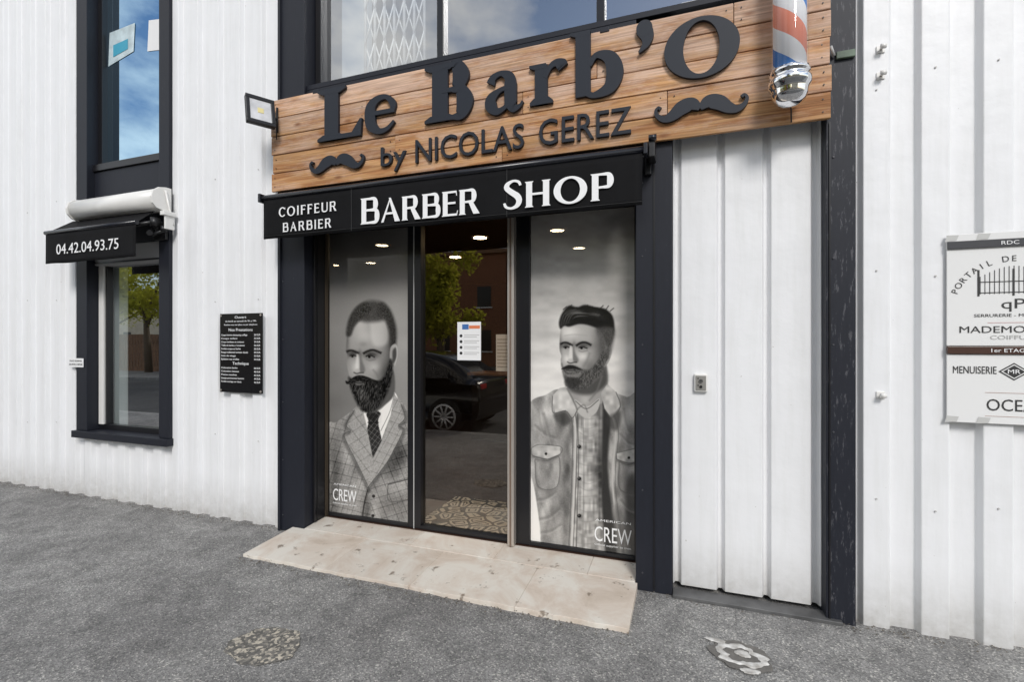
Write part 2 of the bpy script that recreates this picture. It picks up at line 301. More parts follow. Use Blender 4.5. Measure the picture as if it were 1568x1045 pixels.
    if ch=="'": return [rib([(.12,.86,.24),(.17,.74,.2),(.15,.62,.11),(.05,.52,.03)]),ring(.13,.86,.12,.12,.119,.119)],.26
    return [],.3
def build_pieces(name,pieces,fx,fz,y,depth,mat,parent,eps=.0004):
    V=[];F=[]
    for i,p in enumerate(pieces):
        yf=y-eps*(i%9); yb=y+depth
        if p[0]=='poly':
            b0=len(V); P=p[1]; k=len(P)
            ar=sum(P[j][0]*P[(j+1)%k][1]-P[(j+1)%k][0]*P[j][1] for j in range(k))
            if ar<0: P=P[::-1]
            for (u,v) in P: V.append((fx(u),yf,fz(v)))
            for (u,v) in P: V.append((fx(u),yb,fz(v)))
            F.append(tuple(range(b0,b0+k)))
            for j in range(k): F.append((b0+j,b0+k+j,b0+k+(j+1)%k,b0+(j+1)%k))
        else:
            _,A,B,cl=p; k=len(A); b0=len(V)
            for (u,v) in A: V.append((fx(u),yf,fz(v)))
            for (u,v) in B: V.append((fx(u),yf,fz(v)))
            for (u,v) in A: V.append((fx(u),yb,fz(v)))
            for (u,v) in B: V.append((fx(u),yb,fz(v)))
            for j in range(k if cl else k-1):
                q=(j+1)%k
                F.append((b0+j,b0+q,b0+k+q,b0+k+j))
                F.append((b0+j,b0+2*k+j,b0+2*k+q,b0+q))
                F.append((b0+k+j,b0+k+q,b0+3*k+q,b0+3*k+j))
            if not cl:
                F.append((b0,b0+k,b0+3*k,b0+2*k)); e=k-1
                F.append((b0+e,b0+2*k+e,b0+3*k+e,b0+k+e))
    return mesh_obj(name,V,F,mat,parent)
def glyph_box(name,ch,x0,x1,z0,cap,y,depth,mat,parent,T=.26,t=.075,s=.12):
    P,w=glyph(ch,T,t,s)
    xs=[q[0] for p in P for part in p[1:3] if isinstance(part,list) for q in part]
    lo,hi=min(xs),max(xs)
    return build_pieces(name,P,lambda u:x0+(u-lo)/(hi-lo)*(x1-x0),lambda v:z0+v*cap,y,depth,mat,parent)
def glyph_line(name,text,x0,x1,z0,cap,y,depth,mat,parent,T=.19,t=.085,s=.035,gap=.13,big=None):
    pen=0;allp=[]
    for i,c in enumerate(text):
        if c==' ': pen+=.4; continue
        P,w=glyph(c,T,t,s); k=1.12 if (big and i in big) else 1
        for p in P:
            if p[0]=='poly': allp.append(('poly',[(pen+u*k,v*k) for u,v in p[1]]))
            else: allp.append(('strip',[(pen+u*k,v*k) for u,v in p[1]],[(pen+u*k,v*k) for u,v in p[2]],p[3]))
        pen+=w*k+gap
    pen-=gap
    return build_pieces(name,allp,lambda u:x0+u/pen*(x1-x0),lambda v:z0+v*cap,y,depth,mat,parent,eps=.00015)
def text(name,body,x0,x1,z0,h,y,mat,parent,depth=.001):
    cu=bpy.data.curves.new(name,'FONT'); cu.body=body; cu.extrude=depth; cu.resolution_u=3
    o=bpy.data.objects.new(name,cu); COL.objects.link(o); cu.materials.append(mat)
    bpy.context.view_layer.update()
    bb=[Vector(c) for c in o.bound_box]; lo=min(c.x for c in bb); hi=max(c.x for c in bb)
    sz=h/.73; sx=(x1-x0)/max(hi-lo,1e-4)
    o.rotation_euler=(R(90),0,0); o.scale=(sx,sz,1); o.location=(x0-lo*sx,y,z0)
    o.parent=parent
    return o

# ================================================================== BUILDING
B=empty('barber_shop_building')
def corr(name,x0,x1,z0,z1,y,pitch=.25,crest=.10,slope=.016,depth=.038,phase=0):
    xs=[];k=math.floor((x0-phase)/pitch)
    while True:
        b=phase+k*pitch
        for dx,d in((0,0),(crest,0),(crest+slope,1),(pitch-slope,1)):
            xs.append((b+dx,d))
        if b>x1: break
        k+=1
    def dep(x):
        for i in range(len(xs)-1):
            if xs[i][0]<=x<=xs[i+1][0]:
                t=(x-xs[i][0])/(xs[i+1][0]-xs[i][0]); return xs[i][1]+(xs[i+1][1]-xs[i][1])*t
        return 0
    pts=[(x0,dep(x0))]+[p for p in xs if x0<p[0]<x1]+[(x1,dep(x1))]
    V=[];F=[]; nz=max(1,int((z1-z0)/.25)); rr=random.Random(int(x0*100))
    wob=[[rr.uniform(-.0012,.0012) for _ in range(nz+1)] for _ in pts]
    for i,(x,d) in enumerate(pts):
        for j in range(nz+1): V.append((x,y+d*depth+wob[i][j]+.0015,z0+(z1-z0)*j/nz))
    m=nz+1
    for i in range(len(pts)-1):
        for j in range(nz): F.append((m*i+j,m*(i+1)+j,m*(i+1)+j+1,m*i+j+1))
    o=mesh_obj(name,V,F,M_white,B)
    bv=o.modifiers.new('b','BEVEL'); bv.width=.004; bv.segments=2; bv.limit_method='ANGLE'; bv.angle_limit=R(20)
    return o
corr('cladding_left',-14,-5.827,-.02,8,0)
corr('cladding_under_window',-5.827,-4.49,-.02,.60,0)
corr('cladding_middle',-4.49,-3.19,-.02,8,0,phase=-.02)
corr('cladding_bay',-.09,.722,.035,3.7,.06,pitch=.253,crest=.205,slope=.014,depth=.038,phase=-.042)
corr('cladding_right',.867,7,-.02,8,.0,pitch=.262,crest=.12,slope=.016,depth=.042,phase=.91)
corr('cladding_above_windows',-5.827,-4.49,6.2,8,0)
corr('cladding_above_door',-3.19,.867,5.6,8,0)
def pil(n,x0,x1,z0,z1,mat=M_frame,y0=-.03,y1=.2): return box(n,x0,x1,y0,y1,z0,z1,mat,B,.004)
pil('pilaster_window_l',-5.827,-5.662,.67,6.2); pil('pilaster_window_r',-4.628,-4.49,.67,6.2)
pil('pilaster_window_head',-5.662,-4.628,6.1,6.2)
pil('pilaster_door_l',-3.193,-2.933,0,5.6,y1=.30)
box('pilaster_door_l_flange',-3.195,-3.17,-.045,-.031,0,5.6,M_frame,B)
pil('pilaster_door_r',-.312,-.092,0,3.4,y1=.30); box('pilaster_door_r_lip',-.205,-.195,-.036,-.0305,0.02,2.9,M_doorframe,B)
pil('pilaster_bay',.724,.867,-.02,5.6,mat=M_framew,y1=.2)
box('pilaster_bay_lip',.738,.745,-.038,-.0305,0,2.79,M_doorframe,B)
M_screw=simple('painted_screw',(.06,.06,.07),.4)
for i in range(6):
    for x in (-3.15,-.27,.76):
        z=.15+i*.48+random.uniform(-.05,.05); cyl(f'screw_{i}',(x,-.031,z),(x,-.036,z),.005,.005,M_screw,B,8)
box('lintel_door',-2.933,-.312,.0,.30,2.56,3.62,M_frame,B,.004)
box('lintel_upper',-.312,.724,.10,.30,3.30,3.62,M_frame,B,.004)
box('bay_rail',-.09,.80,-.06,.05,.0,.022,simple('galvanised_rail',(.16,.16,.16),.5,metal=.4,var=.4),B,.003)
box('window_sill',-5.845,-4.478,-.065,.12,.600,.668,M_frame,B,.004)
box('window_frame_bottom',-5.662,-4.628,.09,.15,.668,.722,M_doorframe,B,.003)
box('window_frame_white_jamb',-5.655,-5.585,.07,.15,.722,2.5,M_white_al,B,.004)
box('window_frame_dark_jamb',-5.585,-5.555,.09,.15,.722,2.5,M_doorframe,B,.003)
box('window_frame_right_jamb',-4.66,-4.628,.09,.15,.722,2.5,M_doorframe,B,.003)
box('window_shutter_box',-5.65,-4.632,.03,.14,2.33,2.52,simple('grey_shutter_box',(.38,.38,.38),.5),B,.01)
box('window_shutter_slot',-5.645,-4.635,.022,.0295,2.345,2.36,M_doorframe,B)
pane('window_glass_lower',-5.555,-4.66,.12,.722,2.33,M_winglass,B)
box('window_pale_panel',-5.60,-5.36,.16,.166,.70,2.33,simple('pale_panel',(.80,.86,.82),.7),B)  # pale upright sheet behind the left part of the pane
box('window_spandrel',-5.662,-4.628,.04,.2,2.52,3.28,M_frame,B,.004)
box('window_frame_mid',-5.662,-4.628,.02,.15,3.281,3.35,M_doorframe,B,.004)
box('window_frame_upper_l',-5.661,-5.60,.07,.15,3.351,6.1,M_doorframe,B,.003)
box('window_frame_upper_r',-4.66,-4.629,.07,.15,3.351,6.1,M_doorframe,B,.003)
M_winglass2=glass('upper_floor_glass',.82,.2,(.05,.06,.08),.03,(.55,.78,.95))
pane('window_glass_upper',-5.60,-4.66,.12,3.35,6.1,M_winglass2,B)
M_blue=simple('blue_sheet',(.62,.74,.78),.5,var=.3,scale=9)
mesh_obj('window_sticker',[(-5.58,.115,4.38),(-5.20,.115,4.46),(-5.18,.115,4.74),(-5.56,.115,4.72)],[(0,1,2,3)],M_blue,B); mesh_obj('window_sticker_b',[(-5.0,.115,4.42),(-4.83,.115,4.40),(-4.83,.115,4.70),(-4.98,.115,4.72)],[(0,1,2,3)],M_paper,B)
mesh_obj('window_sticker_mark',[(-5.50,.112,4.46),(-5.28,.112,4.50),(-5.28,.112,4.60),(-5.5,.112,4.58)],[(0,1,2,3)],simple('teal_print',(.05,.35,.5),.5),B)
FZ=.070; HZ=2.56
def fr(n,x0,x1,z0,z1,y0=.22,y1=.29,mat=M_doorframe): return box(n,x0,x1,y0,y1,z0,z1,mat,B,.003)
fr('door_jamb_l1',-2.932,-2.915,FZ,HZ,.10,.30); fr('door_jamb_l2',-2.931,-2.908,FZ,HZ,.06,.085)
box('door_jamb_edge',-2.9149,-2.905,.19,.22,FZ,HZ,simple('dark_bronze',(.09,.07,.05),.35,metal=.5),B)
fr('door_post_1',-2.123,-2.003,FZ,HZ); box('door_post_1_groove',-2.068,-2.060,.2165,.2195,FZ,HZ,M_grey,B)
fr('door_post_2',-1.262,-1.093,FZ,HZ)
fr('door_jamb_r',-.345,-.3125,FZ,HZ)
box('door_edge_profile',-1.245,-1.195,.155,.2175,FZ+.0,HZ,M_alu,B,.006)
box('door_edge_brush',-1.225,-1.214,.150,.1548,FZ,HZ,simple('brown_seal',(.16,.11,.08),.6),B)
for n,x0,x1 in (('a',-2.915,-2.123),('b',-2.003,-1.262),('c',-1.093,-.345)):
    fr('door_rail_bottom_'+n,x0,x1,FZ,FZ+.028); fr('door_rail_top_'+n,x0,x1,HZ-.06,HZ)
pane('door_glass_left',-2.915,-2.123,.242,FZ+.028,HZ-.06,M_posterglass,B)
pane('door_glass_mid',-2.003,-1.262,.260,FZ+.028,HZ-.06,M_doorglass,B)
pane('door_glass_right',-1.093,-.345,.242,FZ+.028,HZ-.06,M_posterglass,B)
for i,x in enumerate((-2.9,-1.76,-.553,.66)):
    box(f'upper_mullion_{i}',x-.028,x+.028,.09,.17,3.62,5.6,M_doorframe,B,.004)
box('upper_sill',-2.933,.724,-.0,.2,3.621,3.66,M_frame,B,.003)
for i,(a,b) in enumerate(((-2.872,-1.788),(-1.732,-.581),(-.525,.632))): 
    pane(f'upper_glass_{i}',a,b,.13,3.66,5.6,M_upglass,B)
LG=empty('folding_lattice_gate')
M_gate=simple('white_gate_steel',(.86,.86,.84),.4)
def bar(p,q,r=.008): cyl('bar',p,q,r,r,M_gate,LG,6)
gx=-2.50
for k in range(7):
    x=gx+k*.092
    bar((x,.185,3.70),(x,.185,5.6),.012)
for k in range(6):
    x=gx+k*.092
    for j in range(7):
        z=3.72+j*.28
        bar((x,.177,z),(x+.092,.177,z+.28),.006); bar((x+.092,.193,z),(x,.193,z+.28),.006)
box('curtain',-2.86,-2.55,.34,.345,3.68,5.6,simple('grey_blind',(.45,.50,.54),.7),B)
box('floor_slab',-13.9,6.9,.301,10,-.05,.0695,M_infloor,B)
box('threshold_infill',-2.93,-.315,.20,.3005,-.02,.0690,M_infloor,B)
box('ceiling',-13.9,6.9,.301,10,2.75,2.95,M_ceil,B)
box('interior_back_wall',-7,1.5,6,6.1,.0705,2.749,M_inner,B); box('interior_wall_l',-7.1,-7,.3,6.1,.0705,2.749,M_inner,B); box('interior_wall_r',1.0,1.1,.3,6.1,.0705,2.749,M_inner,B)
box('upper_back_wall',-13,6,1.6,1.7,2.951,6.2,M_uproom,B)
box('side_wall_l',-14,-13.9,.05,10,-.02,8,M_white,B); box('side_wall_r',6.9,7,.05,10,-.02,8,M_white,B); box('back_wall',-14,7,10,10.1,-.02,8,M_white,B)
box('roof',-14.1,7.1,-.05,10.15,8.0,8.2,M_frame,B)
box('wall_backing_l',-13.9,-5.83,.06,.30,0.0705,2.749,M_inner,B); box('wall_backing_m',-4.48,-3.2,.06,.30,.0705,2.749,M_inner,B); box('wall_backing_w',-5.83,-4.48,.06,.3,.0705,.59,M_inner,B)
box('wall_backing_r',-.09,6.89,.16,.30,.0705,2.749,M_inner,B)
for i,(x,y) in enumerate([(-3.54,1.92),(-2.23,1.92),(-1.31,1.86),(-4.5,3.02),(-3.07,2.99),(-1.30,2.91),(-5.16,3.0)]):
    cyl(f'downlight_{i}',(x,y,2.749),(x,y,2.744),.075,.075,M_spot,B,20)
    lathe(f'downlight_rim_{i}',[(.076,2.744),(.098,2.740),(.10,2.7495)],x,y,M_white_al,B)
CT=empty('reception_counter')
box('body',-3.1,-1.9,3.6,4.1,.07,1.05,M_inner,CT,.01); box('top',-3.15,-1.85,3.55,4.15,1.05,1.09,M_wood,CT,.005)
m,nt,b=newmat('cement_tile_pattern'); tc=N(nt,'ShaderNodeTexCoord'); mp=N(nt,'ShaderNodeMapping'); mp.inputs['Scale'].default_value=(5,5,5); L(nt,tc.outputs['Object'],mp.inputs[0])
v=N(nt,'ShaderNodeTexVoronoi',feature='DISTANCE_TO_EDGE'); v.inputs['Scale'].default_value=1.7; L(nt,mp.outputs[0],v.inputs['Vector'])
cr=N(nt,'ShaderNodeValToRGB'); cr.color_ramp.interpolation='CONSTANT'; e=cr.color_ramp.elements; e[0].color=(.03,.03,.03,1); e[1].position=.09; e[1].color=(.78,.75,.67,1); x=e.new(.24); x.color=(.06,.06,.07,1); x=e.new(.34); x.color=(.78,.74,.66,1)
L(nt,v.outputs[0],cr.inputs[0]); L(nt,cr.outputs[0],b.inputs['Base Color']); b.inputs['Roughness'].default_value=.4
MT=mesh_obj('patterned_tile_mat',[(-2.1,.302,.074),(-.9,.302,.074),(-.9,1.05,.074),(-2.1,1.05,.074)],[(0,1,2,3)],m)

# ================================================================== SIGN
S=empty('wooden_shop_sign')
box('backing',-3.22,.73,-.045,-.031,2.81,3.54,M_black,S)
rows=[(2.797,[-3.236,-1.2,.74]),(2.948,[-3.225,-2.05,-.12,.745]),(3.099,[-3.236,-1.05,.735]),(3.250,[-3.24,-2.3,-.55,.742]),(3.401,[-3.23,-1.6,.25,.74])]
for i,(z,xs) in enumerate(rows):
    for j in range(len(xs)-1):
        dy=random.uniform(-.003,.003)
        o=box(f'plank_{i}_{j}',xs[j]+.0015,xs[j+1]-.0015,-.07+dy,-.0455,z+.003,z+.1480,M_wood,S,.004)
        for sx in (xs[j]+.04,xs[j+1]-.04):
            for dz in (.04,.11): cyl('nail',(sx,-.0715+dy,z+dz),(sx,-.0745,z+dz),.004,.004,M_black,S,6)
for x in (-2.78,-1.62,-.50): box('top_bracket',x-.03,x+.03,-.074,-.02,3.535,3.565,M_frame,S,.004)
bz=3.132
GB=dict(y=-.098,depth=.022,mat=M_letter,parent=S)
glyph_box('letter_L','L',-2.741,-2.324,bz,.405,T=.25,t=.08,s=.13,**GB)
glyph_box('letter_e','e',-2.300,-2.025,bz-.004,.405,T=.22,t=.08,s=.1,**GB)
glyph_box('letter_B','B',-1.785,-1.403,bz,.405,T=.25,t=.08,s=.12,**GB)
glyph_box('letter_a','a',-1.315,-1.035,bz-.004,.405,T=.24,t=.08,s=.1,**GB)
glyph_box('letter_r','r',-.995,-.735,bz,.405,T=.24,t=.08,s=.1,**GB)
glyph_box('letter_b','b',-.719,-.379,bz-.004,.405,T=.24,t=.08,s=.1,**GB)
glyph_box('apostrophe',"'",-.302,-.198,bz-.0,.42,T=.2,t=.08,s=.1,**GB)
P=[ring(.5,.5,.5,.52,.26,.07,n=64)]
build_pieces('letter_O',P,lambda u:-.137+u*.418,lambda v:bz+.004+v*.35,-.098,.022,M_letter,S)
T_sub=dict(mat=M_letter,parent=S,y=-.0815,depth=.011)
text('text_by','by',-2.161,-1.945,2.875,.15,**T_sub)
text('text_name','NICOLAS',-1.865,-1.035,2.866,.176,**T_sub)
text('text_surname','GEREZ',-.930,-.335,2.864,.178,**T_sub)
def mustache(nm,cx,cz,w,y):
    k=w/.51
    half=[(0.0,.0,.03),(.045,.03,.075),(.10,.018,.085),(.155,-.022,.062),(.20,-.035,.040),(.238,-.012,.026),(.250,.020,.018),(.236,.040,.014),(.222,.030,.020)]
    P=[rib(half),rib([(-a,b,c) for a,b,c in half]),]
    build_pieces(nm,P,lambda u:cx+u*k,lambda v:cz+v*k,y,.020,M_letter,S)
mustache('mustache_left',-2.565,2.945,.51,-.095); mustache('mustache_right',.066,2.952,.515,-.095)
# ================================================================== MAIN AWNING
A=empty('black_awning')
yv=-.225
def valance(nm,x0,x1,z0,z1,y,mat,parent,seed=1,n=60):
    V=[];F=[];nz=8
    r=random.Random(seed); ph=[r.uniform(0,6) for _ in range(4)]
    for i in range(n+1):
        x=x0+(x1-x0)*i/n
        for j in range(nz+1):
            t=j/nz; z=z1+(z0-z1)*t
            off=t*(.004*math.sin(x*7+ph[0])+.003*math.sin(x*17+ph[1]))
            V.append((x,y+off,z+t*.003*math.sin(x*11+ph[2])))
    for i in range(n):
        for j in range(nz):
            a=i*(nz+1)+j; F.append((a,a+1,a+nz+2,a+nz+1))
    o=mesh_obj(nm,V,F,mat,parent,smooth=True); s=o.modifiers.new('s','SOLIDIFY'); s.thickness=.002; return o
valance('valance',-3.155,-.255,2.370,2.685,yv,M_awn,A)
box('awning_side_l',-3.158,-3.153,yv+.01,-.03,2.64,2.70,M_awn,A)
o=mesh_obj('fabric_top',[(-3.155,yv+.01,2.705),(-.255,yv+.01,2.705),(-.255,-.035,2.790),(-3.155,-.035,2.790)],[(0,1,2,3)],M_awn,A); s=o.modifiers.new('s','SOLIDIFY'); s.thickness=.004
cyl('front_bar',(-3.165,yv+.005,2.700),(-.24,yv+.005,2.700),.021,.021,M_awnbar,A,16)
cyl('front_bar_lower',(-3.16,yv+.012,2.668),(-.245,yv+.012,2.668),.010,.010,M_awnbar,A,12)
cyl('roller_tube',(-3.12,-.085,2.735),(-.27,-.085,2.735),.038,.038,M_awnbar,A,16)
for x in (-3.185,-.235):
    box('end_cap',x-.012,x+.012,yv-.02,yv+.05,2.665,2.735,M_awnbar,A,.006)
    box('wall_bracket',x-.02,x+.02,-.07,-.031,2.60,2.78,M_black,A,.005)
    box('arm',x-.009,x+.009,yv+.05,-.07,2.68,2.705,M_black,A,.003)
box('end_arm_plate',-.222,-.185,-.20,-.071,2.66,2.79,M_black,A,.006); cyl('end_pin',(-.22,-.205,2.77),(-.175,-.205,2.77),.018,.018,M_awnbar,A,12)
for x in (-2.316,-1.104): 
    box('seam',x-.001,x+.001,yv-.0065,yv-.0045,2.375,2.68,simple('seam_thread',(.05,.05,.05),.6),A)
box('hem',-3.152,-.258,yv-.0085,yv-.0075,2.392,2.3935,simple('hem_thread',(.04,.04,.04),.6),A)
yt=yv-.012
glyph_line('text_coiffeur','COIFFEUR',-2.989,-2.444,2.533,.072,yt,.002,M_wtext,A,T=.16,t=.11,s=.03,gap=.26)
glyph_line('text_barbier','BARBIER',-2.950,-2.491,2.413,.070,yt,.002,M_wtext,A,T=.16,t=.11,s=.03,gap=.26)
glyph_line('text_barber','BARBER',-2.230,-1.293,2.413,.167,yt,.002,M_wtext,A,big=[0],gap=.06)
glyph_line('text_shop','SHOP',-1.127,-.419,2.420,.164,yt,.002,M_wtext,A,big=[0],gap=.10)
# ================================================================== SMALL AWNING
A2=empty('black_awning')
yw=-.27
valance('valance',-5.847,-4.570,2.312,2.600,yw,M_awn,A2,seed=4,n=30)
cyl('front_bar',(-5.855,yw+.005,2.615),(-4.56,yw+.005,2.615),.020,.020,M_awnbar,A2,16)
o=mesh_obj('fabric_top',[(-5.847,yw+.01,2.62),(-4.57,yw+.01,2.62),(-4.57,-.10,2.76),(-5.847+.1,-.10,2.76)],[(0,1,2,3)],M_awn,A2); s=o.modifiers.new('s','SOLIDIFY'); s.thickness=.004
prof=[(-.035,2.76),(-.10,2.752),(-.16,2.765),(-.195,2.80),(-.205,2.85),(-.19,2.905),(-.145,2.94),(-.08,2.955),(-.035,2.955)]
V=[];F=[]
for x in(-5.63,-4.47):
    for y,z in prof: V.append((x,y,z))
k=len(prof)
for i in range(k): F.append((i,(i+1)%k,k+(i+1)%k,k+i))
F+= [tuple(range(k))[::-1],tuple(range(k,2*k))]
o=mesh_obj('cassette',V,F,M_white_al,A2,True)
for x in (-5.640,-4.458): 
    V=[(x+dx,y*1.06-.0,2.855+(z-2.855)*1.08) for dx in(-.012,.010) for y,z in prof]
    o=mesh_obj('cassette_end',V,F,M_white_al,A2); bevel(o,.004,2)
box('bracket_white',-4.455,-4.40,-.14,-.031,2.70,2.74,M_white_al,A2,.005); box('bracket_white_b',-4.43,-4.415,-.12,-.031,2.58,2.72,M_white_al,A2,.004)
cyl('cable',(-4.44,-.10,2.93),(-4.42,-.04,2.62),.008,.008,M_white_al,A2,8)
cyl('arm_1',(-4.60,yw+.02,2.60),(-4.50,-.10,2.66),.018,.018,M_black,A2,10); cyl('arm_joint',(-4.52,-.14,2.60),(-4.52,-.14,2.68),.035,.035,M_black,A2,14)
cyl('arm_2',(-4.52,-.14,2.64),(-4.60,-.05,2.57),.02,.02,M_black,A2,10)
box('arm_mount',-4.66,-4.50,-.06,-.031,2.50,2.66,M_black,A2,.006)
cyl('motor',(-4.60,-.12,2.56),(-4.50,-.20,2.53),.028,.022,M_black,A2,14)
cyl('arm_3',(-4.53,-.16,2.52),(-4.44,-.06,2.60),.014,.014,M_black,A2,10); cyl('joint_2',(-4.46,-.10,2.56),(-4.46,-.10,2.61),.026,.026,M_black,A2,12)
text('text_phone','04.42.04.93.75',-5.665,-4.78,2.395,.102,yw-.009,M_wtext,A2)
# ================================================================== FLOODLIGHT
FL=empty('led_floodlight',(-3.17,-.24,3.385)); FL.rotation_euler=(R(-14),0,R(60))
box('housing',-.105,.105,-.0,.035,-.12,.12,M_black,FL,.008)
box('bezel_t',-.105,.105,-.014,-.0005,.092,.12,M_black,FL,.003); box('bezel_b',-.105,.105,-.014,-.0005,-.12,-.092,M_black,FL,.003)
box('bezel_l',-.105,-.078,-.014,-.0005,-.0915,.0915,M_black,FL,.003); box('bezel_r',.078,.105,-.014,-.0005,-.0915,.0915,M_black,FL,.003)
box('reflector',-.077,.077,-.004,-.001,-.091,.091,simple('lamp_glass',(.70,.71,.73),.15,var=.3,scale=10),FL)
box('led_chip',-.022,.022,-.007,-.0045,-.022,.022,simple('led_phosphor',(.75,.66,.32),.4),FL,.001)
for z in range(-4,5): box('fin',-.09,.09,.0355,.055,z*.024-.004,z*.024+.004,M_black,FL)
FB=empty('floodlight_bracket')
cyl('arm',(-3.18,-.21,3.39),(-3.17,-.075,3.38),.010,.010,M_black,FB,8); cyl('arm_b',(-3.165,-.080,3.48),(-3.165,-.080,3.28),.009,.009,M_black,FB,8)
cyl('cable',(-3.18,-.08,3.40),(-3.17,-.08,3.22),.004,.004,M_black,FB,6)
# ================================================================== BARBER POLE
BP=empty('barber_pole'); px,py=.515,-.205
m,nt,b=newmat('helical_stripes'); tc=N(nt,'ShaderNodeTexCoord'); sp=N(nt,'ShaderNodeSeparateXYZ'); L(nt,tc.outputs['Object'],sp.inputs[0])
ax=N(nt,'ShaderNodeMath',operation='SUBTRACT'); ax.inputs[1].default_value=px; L(nt,sp.outputs[0],ax.inputs[0])
ay=N(nt,'ShaderNodeMath',operation='SUBTRACT'); ay.inputs[1].default_value=py; L(nt,sp.outputs[1],ay.inputs[0])
at2=N(nt,'ShaderNodeMath',operation='ARCTAN2'); L(nt,ay.outputs[0],at2.inputs[0]); L(nt,ax.outputs[0],at2.inputs[1])
dv=N(nt,'ShaderNodeMath',operation='DIVIDE'); dv.inputs[1].default_value=2*math.pi; L(nt,at2.outputs[0],dv.inputs[0])
zz=N(nt,'ShaderNodeMath',operation='MULTIPLY'); zz.inputs[1].default_value=2.2; L(nt,sp.outputs[2],zz.inputs[0])
sm=N(nt,'ShaderNodeMath',operation='ADD'); L(nt,dv.outputs[0],sm.inputs[0]); L(nt,zz.outputs[0],sm.inputs[1])
fc=N(nt,'ShaderNodeMath',operation='FRACT'); L(nt,sm.outputs[0],fc.inputs[0])
cr=N(nt,'ShaderNodeValToRGB'); cr.color_ramp.interpolation='CONSTANT'; e=cr.color_ramp.elements; e[0].color=(.85,.85,.87,1); e[1].position=.26; e[1].color=(.05,.22,.62,1)
x=e.new(.46); x.color=(.86,.86,.88,1); x=e.new(.72); x.color=(.88,.30,.20,1)
L(nt,fc.outputs[0],cr.inputs[0]); L(nt,cr.outputs[0],b.inputs['Base Color']); b.inputs['Roughness'].default_value=.4
cyl('striped_core',(px,py,3.03),(px,py,3.85),.080,.080,m,BP,48)
g=glass('clear_tube',.03,.35,(.99,.99,.99)); cyl('glass_tube',(px,py,3.028),(px,py,3.852),.090,.090,g,BP,48,caps=False)
lathe('chrome_base',[(0.0,2.835),(.03,2.838),(.055,2.848),(.075,2.868),(.086,2.895),(.088,2.915),(.092,2.93),(.103,2.945),(.106,2.965),(.104,2.978),(.090,2.985),(.090,3.0),(.098,3.006),(.098,3.026),(.0,3.03)],px,py,M_chrome,BP)
lathe('chrome_top',[(0,3.853),(.098,3.854),(.098,3.88),(.104,3.90),(.088,3.95),(.05,3.99),(0,4.0)],px,py,M_chrome,BP)
for z in (3.10,3.78): box('wall_mount',px-.03,px+.03,py+.091,-.0725,z-.02,z+.02,M_chrome,BP,.004)
cyl('cable',(px+.02,py+.08,2.93),(px+.03,-.078,2.80),.004,.004,M_black,BP,6)
# ================================================================== PRICE BOARD
PB=empty('price_list_board')
box('panel',-3.87,-3.385,-.022,-.012,1.122,1.808,simple('black_gloss_panel',(.008,.008,.009),.2),PB,.003)
for a in(-3.855,-3.40):
    for z in(1.14,1.79): cyl('standoff',(a,-.023,z),(a,-.028,z),.009,.009,M_alu,PB,12)
lines=[('Ouvert',1.765,.022,.3),('du lundi au samedi de 9h a 19h',1.735,.015,.8),('Rendez-vous sur place ou par telephone',1.705,.013,.86),('Nos Prestations',1.655,.026,.62),
('Coupe homme shampoing coiffage',1.615,.016,.8),('Coupe enfant',1.585,.016,.5),('Coupe tondeuse et contours',1.555,.016,.7),('Taille de barbe a l ancienne',1.525,.016,.72),('Forfait coupe et barbe',1.495,.016,.6),('Rasage traditionnel serviette chaude',1.465,.016,.82),('Soin du visage',1.435,.016,.45),('Epilation nez oreilles',1.405,.016,.55),
('Technique',1.365,.026,.42),('Coloration barbe',1.330,.016,.5),('Coloration cheveux',1.300,.016,.55),('Patine meches',1.270,.016,.48),('Lissage permanente homme',1.240,.016,.7),('Forfait mariage sur devis',1.210,.016,.62)]
for i,(s_,z,h,w) in enumerate(lines):
    cent=i in(0,1,2,3,12); W=.44*w
    x0=-3.6275-W/2 if cent else -3.85
    text(f'line_{i}',s_,x0,x0+W if cent else x0+W*.85,z,h,-.0235,M_wtext,PB,depth=.0005)
    if not cent: text(f'price_{i}',f'{12+i*2} EUR',-3.475,-3.405,z,h,-.0235,M_wtext,PB,depth=.0005)
WP=empty('small_wall_plate'); box('plate',-5.93,-5.70,-.040,-.034,1.305,1.395,M_paper,WP,.002)
text('t1','PLACE RESERVEE',-5.91,-5.72,1.36,.018,-.041,M_black,WP,.0004); text('t2','SALON DE COIFFURE',-5.92,-5.71,1.325,.018,-.041,M_black,WP,.0004)
KS=empty('shutter_key_switch')
box('base',.034,.112,.032,.059,1.255,1.368,M_white_al,KS,.008); box('face',.043,.103,.027,.0315,1.266,1.357,simple('switch_face',(.35,.34,.32),.35,metal=.5),KS,.004)
cyl('lock',(.073,.0265,1.325),(.073,.018,1.325),.012,.012,M_chrome,KS,18); cyl('lock_slot',(.073,.0175,1.325),(.073,.0172,1.325),.005,.005,M_black,KS,8)
mesh_obj('arrow_up',[(.062,.0262,1.335),(.052,.0262,1.335),(.057,.0262,1.347)],[(0,1,2)],M_black,KS); mesh_obj('arrow_down',[(.062,.0262,1.300),(.052,.0262,1.300),(.057,.0262,1.288)],[(0,2,1)],M_black,KS)
cyl('button',(.073,.0265,1.288),(.073,.022,1.288),.009,.009,M_black,KS,14)
DS=empty('tenant_directory_sign')
M_plexi=simple('white_acrylic',(.80,.80,.79),.12)
x0,x1=1.2725,1.86
box('plate_upper',x0,x1,-.020,-.012,1.545,2.125,M_plexi,DS,.002); box('plate_lower',x0,x1,-.0195,-.012,1.147,1.5,M_plexi,DS,.002)
box('header_bar',x0,x1,-.030,-.0205,2.048,2.088,simple('dark_grey_bar',(.06,.06,.065),.3),DS,.002)
